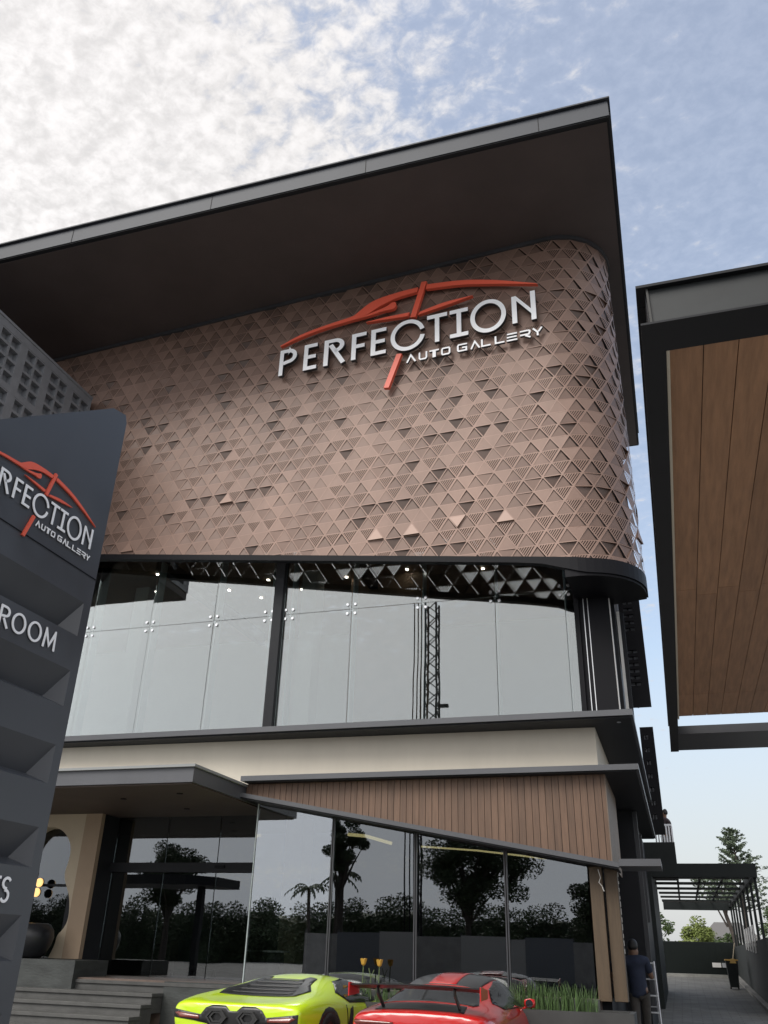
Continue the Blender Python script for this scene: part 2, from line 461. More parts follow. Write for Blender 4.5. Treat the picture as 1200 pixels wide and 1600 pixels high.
# ---- ledge, cream band
m = MB(); m.prism([(-24,14.75,5.10),(-.37,14.75,5.10),(-.37,24,5.10),(-24,24,5.10)], (0,0,.10)); led = m.build('ledge', FASCIA, B)
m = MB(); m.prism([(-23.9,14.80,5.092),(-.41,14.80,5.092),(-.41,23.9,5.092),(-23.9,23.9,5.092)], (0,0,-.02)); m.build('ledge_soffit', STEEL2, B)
m = MB(); m.lathe((-.62,15.1,5.062), [(0,0),(.035,0),(.035,.01),(0,.01)], 10); m.build('drip_outlet', ALU, led)
m = MB(); m.prism([(-24,14.95,4.05),(-1.05,15.40,4.05),(-1.05,24,4.05),(-24,24,4.05)], (0,0,1.019)); m.build('cream_band', CREAM, B)
# ---- upper canopy slab, wood cladding, slanted ribbon
m = MB(); m.box(-7.47, -.37, 14.75, 24, 4.215, 4.305); cn = m.build('canopy', FASCIA, B)
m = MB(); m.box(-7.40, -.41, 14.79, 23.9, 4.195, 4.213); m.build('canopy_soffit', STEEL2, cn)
def zs(x): return 4.02 + (x+7.48)*(-1.20/6.66) if x < -.82 else 2.82   # top of slanted ribbon
YW = 14.98
m = MB(); bw = .115; x = -7.44
mg = MB()
while x < -.95:
    x1 = min(x+bw-.008, -.945)
    m.prism([(x,YW,zs(x)-.05),(x1,YW,zs(x1)-.05),(x1,YW,4.193),(x,YW,4.193)], (0,.02,0))
    x += bw
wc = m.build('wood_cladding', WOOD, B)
m = MB(); m.prism([(-7.44,YW+.022,zs(-7.44)-.05),(-.95,YW+.022,zs(-.95)-.05),(-.95,YW+.022,4.19),(-7.44,YW+.022,4.19)], (0,.03,0)); m.build('groove_backing', GROOVE, wc)
m = MB(); y = YW+.0
while y < 17.4:
    m.box(-.943,-.925, y, min(y+bw-.008,17.45), 2.80, 4.193); y += bw
m.build('side_cladding', boards('side_wood', (.17,.12,.085), .01, .2, 'z', .08), B)
m = MB()
pr = [(-7.50,14.78),(-.82,14.78),(-.82,14.96),(-7.5,14.96)]
m.hexa([(a,b_,zs(a)-.075) for a,b_ in pr], [(a,b_,zs(a)) for a,b_ in pr]); 
m.box(-.818,-.19, 14.78, 15.7, 2.765, 2.868)
m.build('slanted_ribbon', FASCIA, B)
m = MB(); pr = [(-7.50,14.80),(-.84,14.80),(-.84,15.6),(-7.5,15.6)]
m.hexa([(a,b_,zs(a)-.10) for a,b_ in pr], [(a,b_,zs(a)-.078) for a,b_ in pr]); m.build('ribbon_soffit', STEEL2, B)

# ---- storefront glazing (Y = 15.2)
YS = 15.2; ZP = .93
mull = [-7.28,-5.75,-4.22,-2.675]
for x in mull[1:]:
    m = MB(); m.box(x-.028, x-.008, YS-.02, YS+.10, ZP, zs(x)-.105); m.box(x+.008, x+.028, YS-.02, YS+.10, ZP, zs(x)-.105)
    m.build('glazing_joint', STEEL, B)
ed = mull + [-1.32]
for i in range(4):
    a, c = ed[i]+.03, ed[i+1]-.03
    t = rng.uniform(-.006,.006); t2 = rng.uniform(-.006,.006); g = MB(); g.prism([(a,YS-t,ZP),(c,YS+t,ZP),(c,YS+t+t2,zs(c)-.105),(a,YS-t+t2*(zs(a)-.105-ZP)/(zs(c)-.105-ZP),zs(a)-.105)], (0,.012,0))
    g.build('shop_pane', GLASS_B if i == 0 else GLASS_L, B)
box('glass_edge', fin_m, B, -7.277, -7.262, YS-.01, YS+.02, ZP, zs(-7.28)-.11)
g = MB(); g.box(-7.29,-7.278, YS+.03, 16.55, ZP, 3.85); g.build('return_pane', GLASS_L, B)
box('side_pane', GLASS_D, B, -1.165, -1.153, YS+.3, 19.0, ZP, 2.76)
# timber columns
for (x, w, y) in ((-1.22,.20,15.15),(-.99,.20,15.22)):
    m = MB(); m.box(x-w/2, x+w/2, y, y+.26, .9, 2.79); m.build('column', COLW, B, bevel=.008)
for k in range(11):
    z = 1.55+.11*k; box('masking_tape', WHITE, B, -.884,-.876, 15.3, 15.325, z, z+rng.uniform(.03,.09))
m = MB(); m.tube([(-1.17,15.10,2.74),(-1.14,15.09,2.62),(-1.17,15.08,2.55),(-1.13,15.09,2.50),(-1.10,15.09,2.42)], .006, 6); m.build('loose_wire', WHITE, B)
# dark side facade by the driveway with light strips
box('side_facade', STEEL2, B, -1.6, -.70, 19, 25, -.1, 4.19)
box('side_plinth', STEEL2, B, -1.6, -1.15, 15.5, 18.99, -.1, .92)
box('side_band', STEEL2, B, -1.6, -1.15, 15.7, 18.99, 2.77, 4.19)
for b_ in ((-.695,-.62, 19.1, 19.2, .6, 4.19), (-.695,-.63, 21.3, 21.4, 2.2, 4.0)): box('downpipe', STEEL, B, *b_)

# ---- entrance canopy
m = MB(); m.prism([(-24,13.0,3.90),(-7.46,13.0,3.90),(-7.46,15.0,3.90),(-7.46,17,3.90),(-24,17,3.90)], (0,0,.24)); ec = m.build('entrance_canopy', FASCIA, B)
m = MB(); m.box(-24.05,-7.42,12.95,15.4,4.142,4.185); m.build('canopy_coping', mat('coping_light', (.24,.25,.25), .5), ec)
m = MB(); m.box(-23.9,-7.5,13.05,16.95,3.875,3.897); m.build('canopy_ceiling', mat('canopy_brown', (.075,.055,.045), .6, namt=.15, nscale=1.5), ec)
for x,y in ((-9.6,14.3),(-8.2,13.9),(-9.0,15.6)):
    m = MB(); m.lathe((x,y,3.862), [(0,0),(.05,0),(.06,.012),(0,.012)], 12); m.build('recessed_light', BLACK, ec)
# ---- entrance glass doors (Y = 16.6)
YD = 16.6
for a, c in ((-11.15,-9.95),(-9.93,-8.75),(-8.73,-7.30)):
    g = MB(); g.box(a, c, YD, YD+.012, .91, 2.79); g.build('door_pane', GLASS_L, B)
    g = MB(); g.box(a, c, YD, YD+.012, 2.985, 3.87); g.build('transom_pane', GLASS_L, B)
tb = box('door_transom', STEEL2, B, -11.2, -7.3, YD-.09, YD+.09, 2.80, 2.975)
box('door_sensor', BLACK, tb, -8.72,-8.52, YD-.13, YD-.092, 2.87, 2.92)
box('door_jamb', STEEL2, B, -11.75, -11.16, YD-.5, YD+.1, .9, 3.87)

# ---- moon-gate wall (beige, gourd-shaped opening) at Y = 16
YM = 16.0
right_edge = [(-11.87,1.20),(-11.77,1.45),(-11.765,1.60),(-11.65,1.70),(-11.575,1.85),(-11.575,2.05),(-11.64,2.31),(-11.74,2.48),(-11.82,2.62),(-11.845,2.76),(-11.80,2.95),(-11.79,3.12),(-11.82,3.26),(-11.92,3.42),(-12.08,3.55),(-12.27,3.62)]
def smooth(pts, it=2):
    for _ in range(it):
        q = [pts[0]]
        for a, c in zip(pts[:-1], pts[1:]):
            q.append((a[0]*.75+c[0]*.25, a[1]*.75+c[1]*.25)); q.append((a[0]*.25+c[0]*.75, a[1]*.25+c[1]*.75))
        q.append(pts[-1]); pts = q
    return pts
re = smooth(right_edge)
cx = -12.40
le = [(2*cx-x, z) for x, z in reversed(re)]
hole = re + le
m = MB()
XR, XL, zt = -11.17, -16.5, 3.873
# right part as strips between the hole edge and the outer edge
for a, c in zip(re[:-1], re[1:]):
    m.hexa([(a[0],YM,a[1]),(XR-.38,YM,a[1]),(XR-.38,YM,c[1]),(c[0],YM,c[1])],[(a[0],YM+.3,a[1]),(XR-.38,YM+.3,a[1]),(XR-.38,YM+.3,c[1]),(c[0],YM+.3,c[1])])
for a, c in zip(le[:-1], le[1:]):
    m.hexa([(a[0],YM,a[1]),(XL,YM,a[1]),(XL,YM,c[1]),(c[0],YM,c[1])],[(a[0],YM+.3,a[1]),(XL,YM+.3,a[1]),(XL,YM+.3,c[1]),(c[0],YM+.3,c[1])])
m.box(XL, XR-.38, YM, YM+.3, 3.62, zt)
mw = m.build('keyhole_wall', BEIGE, B)
m = MB(); m.box(XR-.38, XR-.0, YM-.02, YM+.62, 1.2, zt); m.build('beige_pier', mat('beige_pier_render', (.36,.27,.19), .85, namt=.08, nscale=1.2, bump=.1, bscale=60), B)
box('keyhole_glass', GLASS_D, B, XL, XR-.38, YM+.32, YM+.332, 1.2, 3.87)
box('keyhole_rail', STEEL2, B, XL, XR-.38, YM+.26, YM+.315, 2.50, 2.545)

# ---- interiors
m = MB(); m.box(-24,-1.3,15.75,24,4.90,5.088); m.build('floor_slab', INT_F, B)
m = MB(); m.box(-24,-1.35,16.2,24,9.80,9.9); m.build('upper_ceiling', CEIL, B)
m = MB(); m.box(-24,-1.35,22.6,22.8,5.09,9.8); m.build('upper_back_wall', INT_W, B)
box('upper_floor', mat('upper_floor_finish', (.42,.40,.37), .5), B, -24,-1.35,16.2,22.6,5.089,5.12)
for x in (-7.73, -12.45):
    box('interior_column', INT_W, B, x-.19, x+.19, 17.9, 18.4, 5.12, 9.8)
m = MB()
for (x,y) in ((-11.6,17.2),(-10.9,17.9),(-10.3,18.6),(-9.7,19.3),(-9.0,18.2),(-8.4,19.0),(-7.0,18.5),(-5.4,18.4),(-3.6,18.8)):
    q = MB(); q.lathe((x,y,9.785), [(0,0),(.032,0),(.036,.012),(0,.012)], 10); q.build('ceiling_light', SPOT, B)
box('timber_panel_wall', CEIL, B, -6.9, -4.9, 18.6, 18.7, 5.12, 9.79)
box('ceiling_beam', STEEL2, B, -11, -10.8, 16.2, 22, 9.45, 9.79)
box('ceiling_beam', STEEL2, B, -6.4, -6.2, 16.2, 22, 9.45, 9.79)
# ground floor room
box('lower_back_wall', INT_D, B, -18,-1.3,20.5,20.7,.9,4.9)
box('platform_front', STONE, B, -8.7, -1.3, 15.06, 15.098, -.1, .925)
box('lower_floor', INT_F, B, -18,-1.3,15.1,20.5,.2,.93)
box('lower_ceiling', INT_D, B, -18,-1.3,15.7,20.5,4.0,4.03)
box('interior_column', mat('gold_column', (.34,.27,.14), .5, namt=.1, nscale=2), B, -8.05,-7.35,17.6,18.2,.93,4.0)
m = MB(); m.tube([(-6.3,17.5,3.60),(-5.9,17.45,3.56),(-5.36,17.5,3.42)], .035, 6); m.build('cove_light', COVE, B)
m = MB(); m.tube([(-4.75,17.5,3.36),(-3.6,17.4,3.27),(-2.9,17.5,3.2),(-2.3,17.6,3.14)], .018, 6); m.build('cove_light', COVE, B)

# ------------------------------------------------------------------ steps and plinth
St = thing('entrance_steps', 'wide grey stone entrance steps rising to the dark glass doors', 'steps', (-10, 14, 0))
for i in range(6):
    z1 = .90-.155*i; y0 = 15.05-.36*i
    xl = -13.2-.55*i if i > 1 else (-10.95 if i == 0 else -11.9)
    xr = -7.45 if i == 0 else -8.72+.03*i
    m = MB(); m.box(xl, xr, y0, y0+.36+ (1.6 if i == 0 else 0), z1-.055, z1); m.box(xl+.02, xr-.02, y0+.03, y0+.39, z1-.30, z1-.056)
    m.build('step', STEP, St, bevel=.006)
Pl = MB(); Pl.box(-17, -10.5, 14.95, 16.0, -.15, 1.195)
o = Pl.build('stone_plinth', STONE, loc=(-13.5,15.4,0.05)); tag(o, 'dark slate plinth under the keyhole wall beside the steps', 'plinth')
# pot
m = MB(); m.lathe((-11.98,15.45,1.197), [(0,.0),(.26,.0),(.34,.06),(.43,.22),(.46,.36),(.44,.48),(.36,.58),(.30,.60),(.28,.57),(.2,.5),(0,.48)], 32)
o = m.build('round_pot', mat('black_ceramic', (.02,.021,.024), .35, namt=.2, nscale=5), smooth=True, loc=(-11.98,15.45,1.197)); tag(o, 'big round black ceramic pot on the slate plinth before the keyhole opening', 'pot')
for i,(x,z,w) in enumerate(((-12.50,2.56,'upper'),(-12.53,2.375,'lower'))):
    L_ = thing('round_lamp', f'{w} of the two small glowing amber disc lamps in the keyhole opening', 'lamp', (x, 16.12, z), 'amber disc lamps')
    m = MB(); m.lathe((x,16.10,z), [(0,0),(.075,0),(.085,.012),(.085,.03),(0,.03)], 20, 'y'); m.build('glowing_disc', LAMPY, L_)
    m = MB(); m.lathe((x,16.131,z), [(0,0),(.088,0),(.088,.03),(0,.03)], 12, 'y'); m.build('glow_blocker', BLACK, L_)  # black disc behind the lamp, widened to block its rearward glow

# ------------------------------------------------------------------ planter, reeds, flowers
m = MB(); m.box(-7.4,-.78,14.35,14.42,-.1,.79); m.box(-7.4,-.78,15.05,15.12,0,.79); m.box(-.85,-.78,14.42,15.05,0,.79); m.box(-7.4,-7.33,14.42,15.05,0,.79)
pb = m.build('planter_box', mat('planter_grey', (.045,.046,.046), .7, namt=.2, nscale=2), loc=(-4,14.7,0)); tag(pb, 'long dark grey planter wall along the foot of the shop window', 'planter')
m = MB(); m.box(-7.33,-.85,14.42,15.05,.1,.72); m.build('soil', mat('soil', (.04,.03,.022), .95, namt=.3, nscale=8, bump=.5, bscale=30), pb)
rr = random.Random(5)
def reeds(x, y, w, n, h):
    m = MB()
    for k in range(n):
        px, py = x+rr.gauss(0,w), y+rr.gauss(0,.06); hh = h*rr.triangular(.35,1.08,.85); lx, ly = rr.gauss(0,.13)*hh, rr.gauss(0,.10)*hh
        rad = rr.uniform(.0045,.0085)
        m.tube([(px,py,.70),(px+lx*.35,py+ly*.35,.70+hh*.55),(px+lx,py+ly,.70+hh)], [rad, rad*.9, rad*.25], 5)
    return m
pos = ((-1.50,.60,70,'at the right end of the planter, nearest the timber columns'),(-1.72,.66,74,'second from the right end of the planter'),(-1.97,.62,70,'third from the right end of the planter'),(-2.22,.66,74,'fourth from the right end of the planter'),(-2.48,.60,66,'right of the red coupe, below the third glass joint'),
       (-2.78,.46,40,'half hidden by the roof of the red coupe'),(-4.30,.46,34,'just left of the red coupe roof'),(-4.62,.50,38,'under the right yellow flower'),(-4.95,.55,38,'under the left yellow flower'),(-5.28,.50,34,'behind the rear wing, beside the lime car roof'),(-5.6,.46,30,'by the first glass joint, above the lime car roof'))
for x, h, n, w in pos:
    o = reeds(x, 14.75, .085, n, h*.70).build('reed_clump', REED, loc=(x,14.75,.70), fix=False); tag(o, f'clump of upright green reeds {w}', 'plant', 'reed clumps in the planter')
YEL = mat('yellow_petal', (.55,.32,.05), .5, namt=.15, nscale=20)
STEM = mat('flower_stem', (.10,.14,.05), .6)
for x, z, y, w in ((-4.99,1.29,14.86,'left'),(-4.73,1.28,14.9,'right')):
    F = thing('yellow_flower', f'{w} of the two tall yellow cup shaped flowers in front of the shop window', 'flower', (x,y,.71), 'yellow cup flowers')
    m = MB(); m.tube([(x+.02,y,.71),(x-.01,y+.01,1.0),(x,y,z-.02)], [.010,.009,.008], 6); m.build('stem', STEM, F)
    m = MB()
    for k in range(6):
        t = 2*pi*k/6; t2 = t+.95
        ring = []
        for (rd, h) in ((.010,-.02),(.034,.0),(.045,.04),(.055,.078)):
            ring.append([Vector((x+rd*cos(a), y+rd*sin(a), z+h)) for a in (t, (t+t2)/2, t2)])
        for q in range(3):
            for s_ in range(2): m.face([ring[q][s_],ring[q][s_+1],ring[q+1][s_+1],ring[q+1][s_]])
        m.face([ring[3][0],ring[3][2],Vector((x+.058*cos((t+t2)/2),y+.058*sin((t+t2)/2),z+.092))])
    m.build('petals', YEL, F, fix=False)
F = thing('white_flower', 'small pale flower on a forked stalk between the two yellow ones', 'flower', (-4.85,14.84,.71))
m = MB(); m.tube([(-4.85,14.84,.71),(-4.85,14.84,1.10),(-4.89,14.84,1.24)],.007,6); m.tube([(-4.85,14.84,1.10),(-4.80,14.84,1.22)],.006,6); m.build('stem', STEM, F)
m = MB(); m.lathe((-4.85,14.83,1.0), [(0,.03),(.03,.025),(.042,0),(.03,-.02),(0,-.025)], 10); m.build('bloom', WHITE, F, smooth=True)

# ------------------------------------------------------------------ lettering
def arc(cx, cy, rx, ry, a0, a1, n=16):
    return [(cx+rx*cos(radians(a0+(a1-a0)*k/n)), cy+ry*sin(radians(a0+(a1-a0)*k/n))) for k in range(n+1)]
def stroke(pts, t, closed=False):
    """outline(s) of a constant-width stroke with mitred corners"""
    P = [Vector(p) for p in pts]
    if closed and (P[0]-P[-1]).length < 1e-6: P.pop()
    n = len(P); L, R = [], []
    for i in range(n):
        if closed: a, c = P[i-1], P[(i+1) % n]
        else: a, c = P[max(i-1,0)], P[min(i+1,n-1)]
        d1 = (P[i]-a) if (closed or i > 0) else (c-P[i]); d2 = (c-P[i]) if (closed or i < n-1) else (P[i]-a)
        d1 = d1.normalized(); d2 = d2.normalized(); n1 = Vector((-d1.y,d1.x)); n2 = Vector((-d2.y,d2.x))
        mi = (n1+n2); mi = mi.normalized() if mi.length > 1e-5 else n1
        k = min(2.2, 1/max(.3, mi.dot(n1)))
        L.append(P[i]+mi*(t/2*k)); R.append(P[i]-mi*(t/2*k))
    if closed: return [[tuple(p) for p in L], [tuple(p) for p in R]]
    return [[tuple(p) for p in L+R[::-1]]]
def glyph(ch, t):
    """strokes of a letter in a unit cell (width given per letter), height 1; t = stroke / height"""
    h = t/2; G = []
    if ch == 'P': w=.60; G=[stroke([(h,0),(h,1-h),(w*.5,1-h)]+arc(w-.30,.73-h*.2,.30-h,.27-h*.8,90,-90,12)+[(h*2+.001,.46)],t)]
    elif ch == 'E': w=.44; G=[stroke([(w,1-h),(h,1-h),(h,h),(w,h)],t), stroke([(t+.001,.5),(w*.92,.5)],t)]
    elif ch == 'R': w=.62; G=[stroke([(h,0),(h,1-h),(w*.5,1-h)]+arc(w-.30,.74-h*.2,.29-h,.26-h*.8,90,-90,12),t), stroke([(.17,.80),(.56,.02)],t)]; G[1]=stroke([(t+.06,.78),(w-.02,0)],t)
    elif ch == 'F': w=.44; G=[stroke([(h,0),(h,1-h),(w,1-h)],t), stroke([(t+.001,.5),(w*.9,.5)],t)]
    elif ch == 'C': w=1.08; G=[stroke(arc(w/2,.5,w/2-h,.58-h,-26,-350+0,44),t)]; G=[stroke(arc(w/2,.5,w/2-h,.58-h,14,350,44),t)]
    elif ch == 'T': w=.62; G=[stroke([(0,1-h),(w,1-h)],t), stroke([(w/2,0),(w/2,1-t-.001)],t)]
    elif ch == 'I': w=.54; G=[stroke([(0,1-h),(w,1-h)],t), stroke([(0,h),(w,h)],t), stroke([(w/2,t+.001),(w/2,1-t-.001)],t)]
    elif ch == 'O': w=1.06; G=[stroke(arc(w/2,.53,w/2-h,.585-h,0,360,44),t,True)]
    elif ch == 'N': w=.66; G=[[[(0,0),(t,0),(t,1-t*1.35),(w-t,.38-t*1.0),(w-t,0.0),(w,0.0),(w,1.06),(w-t,1.06),(w-t,.38+t*.3),(t*.9,1.0),(0,1.0)]]]
    # plain sans (for the sign's department lines)
    elif ch == 'S': w=.56; G=[stroke(arc(w/2,.745,w/2-h,.255-h,30,270,14)+arc(w/2,.265,w/2-h,.265-h,90,-150,14)[0:],t)]
    elif ch == 'H': w=.62; G=[stroke([(h,0),(h,1)],t),stroke([(w-h,0),(w-h,1)],t),stroke([(t+.001,.52),(w-t-.001,.52)],t)]
    elif ch == 'W': w=1.0; G=[[[(0,1),(t,1),(.28,.25),(w/2-.05,1),(w/2+.05,1),(.72,.25),(w-t,1),(w,1),(.77,0),(.67,0),(w/2,.72),(.33,0),(.23,0)]]]
    elif ch == 'M': w=.82; G=[[[(0,0),(t,0),(t+.03,.66),(w/2,.08),(w-t-.03,.66),(w-t,0),(w,0),(w-.07,1),(w-.07-t*.6,1),(w/2,.30),(.07+t*.6,1),(.07,1)]]]
    elif ch == 'o': w=.84; G=[stroke(arc(w/2,.5,w/2-h,.5-h,0,360,32),t,True)]
    elif ch == 'r': w=.58; G=[stroke([(h,0),(h,1-h),(w*.45,1-h)]+arc(w-.28,.74-h*.1,.27-h,.26-h*.9,90,-90,10)+[(t+.001,.48+h*.2)],t), stroke([(w*.45,.48-h),(w-.03,0)],t)]
    elif ch == 'p': w=.56; G=[stroke([(h,0),(h,1-h),(w*.5,1-h)]+arc(w-.28,.72,.28-h,.28-h,90,-90,12)+[(t+.001,.44+h)],t)]
    elif ch == 'a': w=.68; G=[stroke([(h,0),(w/2,1-h),(w-h,0)],t),stroke([(.2,.3),(w-.2,.3)],t*.9)]
    elif ch == 't': w=.54; G=[stroke([(0,1-h),(w,1-h)],t), stroke([(w/2,0),(w/2,1-t-.001)],t)]
    # wide techno tagline
    elif ch == '^': w=1.1; G=[stroke([(h*.8,0),(w*.46,1-h*.6),(w-h*.8,0)],t)]
    elif ch == 'u': w=1.0; G=[stroke([(h,1),(h,.25),(h+.12,h),(w-h-.12,h),(w-h,.25),(w-h,1)],t)]
    elif ch == 'q': w=1.05; G=[stroke([(.18,h),(w-.18,h),(w-h,.22),(w-h,.78),(w-.18,1-h),(.18,1-h),(h,.78),(h,.22)],t,True)]
    elif ch == 'g': w=1.1; G=[stroke([(w,1-h),(.18,1-h),(h,.78),(h,.22),(.18,h),(w-h,h),(w-h,.48),(w*.5,.48)],t)]
    elif ch == 'l': w=1.0; G=[stroke([(h,1),(h,h),(w,h)],t)]
    elif ch == 'e': w=1.1; G=[stroke([(0.06,1-h),(w,1-h)],t),stroke([(0.03,.5),(w*.95,.5)],t),stroke([(0,h),(w,h)],t)]
    elif ch == 'y': w=1.05; G=[stroke([(h,1),(w/2,.45),(w/2,0)],t),stroke([(w/2+t*.55,.50),(w-h,1)],t)]
    elif ch == 'z': w=1.08; G=[stroke([(0,1-h),(w-.2,1-h),(w-h,.83),(w-h,.66),(w-.2,.42),(.0,.42)],t),stroke([(w*.48,.42-h-.005),(w-.05,0)],t)]
    return w, G
def solid(m, loops, mp, d0, d1):
    """flat polygon with optional holes -> prism through the mapping mp(a, b, depth)"""
    tri = tessellate_polygon([[Vector((p[0],p[1],0)) for p in lp] for lp in loops])
    flat = [p for lp in loops for p in lp]
    for t in tri:
        m.face([mp(*flat[i], d1) for i in t]); m.face([mp(*flat[i], d0) for i in t][::-1])
    for lp in loops:
        n = len(lp)
        for i in range(n):
            a, c = lp[i], lp[(i+1) % n]; m.face([mp(*a,d0), mp(*c,d0), mp(*c,d1), mp(*a,d1)])
def letter(ch, x0, x1, z0, z1, t, mp, d0, d1, mt, par, name='letter'):
    import bmesh
    w, G = glyph(ch, t); out = None
    for nm, e0, e1, mt_ in ((name, d0, d1-.006, RETURN), ('face', d1-.0055, d1, mt)):
        m = MB()
        for loops in G:
            solid(m, [[(x0+(p[0]/w)*(x1-x0), z0+p[1]*(z1-z0)) for p in lp] for lp in loops], mp, e0, e1)
        o = m.build(nm, mt_, par if out is None else out, fix=False)
        bm = bmesh.new(); bm.from_mesh(o.data); bmesh.ops.remove_doubles(bm, verts=bm.verts[:], dist=1e-5); bmesh.ops.recalc_face_normals(bm, faces=bm.faces[:]); bm.to_mesh(o.data); bm.free()
        out = out or o
    return out
LOGO = [('P',-6.40,-5.95,13.47,14.21),('E',-5.76,-5.42,13.47,14.21),('R',-5.24,-4.72,13.47,14.21),('F',-4.54,-4.18,13.47,14.21),('E',-4.06,-3.69,13.47,14.21),('C',-3.58,-2.76,13.47,14.21),
        ('T',-2.71,-2.24,13.47,14.25),('I',-2.18,-1.76,13.48,14.25),('O',-1.71,-.91,13.47,14.24),('N',-.78,-.26,13.51,14.25)]
TAG = [('^',-3.20,-2.97),('u',-2.91,-2.71),('t',-2.66,-2.44),('q',-2.39,-2.18),('g',-2.03,-1.80),('^',-1.73,-1.51),('l',-1.49,-1.28),('l',-1.19,-.98),('e',-.93,-.70),('z',-.64,-.41),('y',-.38,-.15)]
def ribbon(top, bottom): return [top + bottom[::-1]]
def curve(pts, n=10):
    """Catmull-Rom through the points"""
    P = [Vector(p) for p in pts]; P = [P[0]*2-P[1]] + P + [P[-1]*2-P[-2]]; out = []
    for i in range(1, len(P)-2):
        for k in range(n):
            t = k/n; a,b_,c,d = P[i-1:i+3]
            q = .5*((2*b_)+(-a+c)*t+(2*a-5*b_+4*c-d)*t*t+(-a+3*b_-3*c+d)*t*t*t); out.append((q.x,q.y))
    out.append(tuple(P[-2])); return out
EMB = [
 ('rear_arc', ribbon(curve([(-6.42,14.36),(-5.9,14.55),(-5.3,14.66),(-4.62,14.74)]) + curve([(-4.52,14.76),(-4.05,15.06),(-3.45,15.15),(-2.93,15.16)]),
                    curve([(-6.41,14.33),(-5.9,14.47),(-5.3,14.575),(-4.5,14.64)]) + curve([(-4.17,14.71),(-3.8,14.89),(-3.4,15.0),(-2.95,15.03)]))),
 ('eye_stroke', ribbon(curve([(-4.16,14.703),(-3.85,14.77),(-3.66,14.83),(-3.56,14.885),(-3.48,14.865),(-3.46,14.80)]),
                       curve([(-4.49,14.636),(-4.1,14.655),(-3.8,14.69),(-3.62,14.69),(-3.52,14.70),(-3.465,14.77)]))),
 ('front_arc', ribbon(curve([(-2.71,15.185),(-1.9,15.06),(-1.14,14.84),(-.24,14.48)]), curve([(-2.74,15.055),(-1.9,14.93),(-1.14,14.73),(-.19,14.445)]))),
 ('lower_stroke', ribbon([(-4.20,14.485),(-3.69,14.495),(-3.13,14.475)], [(-4.20,14.475),(-3.69,14.425),(-3.17,14.375)])),
 ('lower_stroke', ribbon(curve([(-2.88,14.425),(-2.3,14.53),(-1.64,14.545)]), curve([(-2.92,14.345),(-2.3,14.43),(-1.67,14.53)]))),
 ('slash', [[(-2.845,15.30),(-2.72,15.28),(-2.985,14.305),(-3.11,14.325)]]),
 ('slash', [[(-3.42,13.365),(-3.30,13.345),(-3.59,12.49),(-3.71,12.51)]]),
]
LS = thing('wall_logo_sign', 'white and red dealership lettering with a car outline mounted on the triangle screen', 'sign', tuple(S(-3.3,13.3,.1)))
LS['_o'] = tuple(S(-3.3,13.3,.1))
mpS = lambda a, b_, d: S(a, b_, d)
for ch, a, c, z0, z1 in LOGO: letter(ch, a, c, z0, z1, .135, mpS, .075, .165, LETTER, LS)
for ch, a, c in TAG: letter(ch, a, c, 13.085, 13.29, .19, mpS, .08, .14, LETTER, LS)
for nm, loops in EMB:
    m = MB(); solid(m, loops, mpS, .085, .175); o = m.build(nm, RED_L, LS)

# ------------------------------------------------------------------ pylon sign (face at X = -4 looking right)
PX = -2.0
Py = thing('pylon_sign', 'tall charcoal roadside sign with folded triangular facets and white lettering', 'sign', (-2.1, 1.8, -.1))
YL, YR = 2.25, 5.13
def pf(y, z, d=0): return Vector((PX+d*.5, y*.5, CAMZ+(z-CAMZ)*.5))
pk = [(3.74,3.48),(3.22,2.96),(2.69,2.43),(2.15,1.90),(1.62,1.36),(1.08,.82),(.54,.28),(0,-.26)]
DP = .12
m = MB()
pkR, pkL, dR, dL = 5.045, 2.36, 4.95, 2.60
# front: flat part with notches
topP = [(YL,3.96),(YR,3.96),(YR,5.40),(5.10,5.46),(4.93,5.42),(3.82,4.60),(3.0,4.45),(YL,4.36)]
m.face([pf(*p) for p in topP])
prev = 3.957
m.face([pf(YL,3.957,-.006),pf(YR,3.957,-.006),pf(YR,3.96,-.006),pf(YL,3.96,-.006)])
for zt_, zb_ in pk:
    m.face([pf(YL,zt_),pf(YR,zt_),pf(YR,prev),pf(YL,prev)])
    m.face([pf(pkR,zb_),pf(YR,zb_),pf(YR,zt_),pf(pkR,zt_)]); m.face([pf(YL,zb_),pf(pkL,zb_),pf(pkL,zt_),pf(YL,zt_)])
    m.face([pf(pkL,zt_),pf(pkR,zt_),pf(dR,zb_+.055,-DP),pf(dL,zb_+.055,-DP)][::-1])
    m.face([pf(pkR,zt_),pf(pkR,zb_),pf(dR,zb_+.055,-DP)]); m.face([pf(pkL,zt_),pf(dL,zb_+.055,-DP),pf(pkL,zb_)])
    m.face([pf(pkL,zb_),pf(pkR,zb_),pf(dR,zb_+.055,-DP),pf(dL,zb_+.055,-DP)])
    prev = zb_
m.face([pf(YL,-1.67),pf(YR,-1.67),pf(YR,prev),pf(YL,prev)])
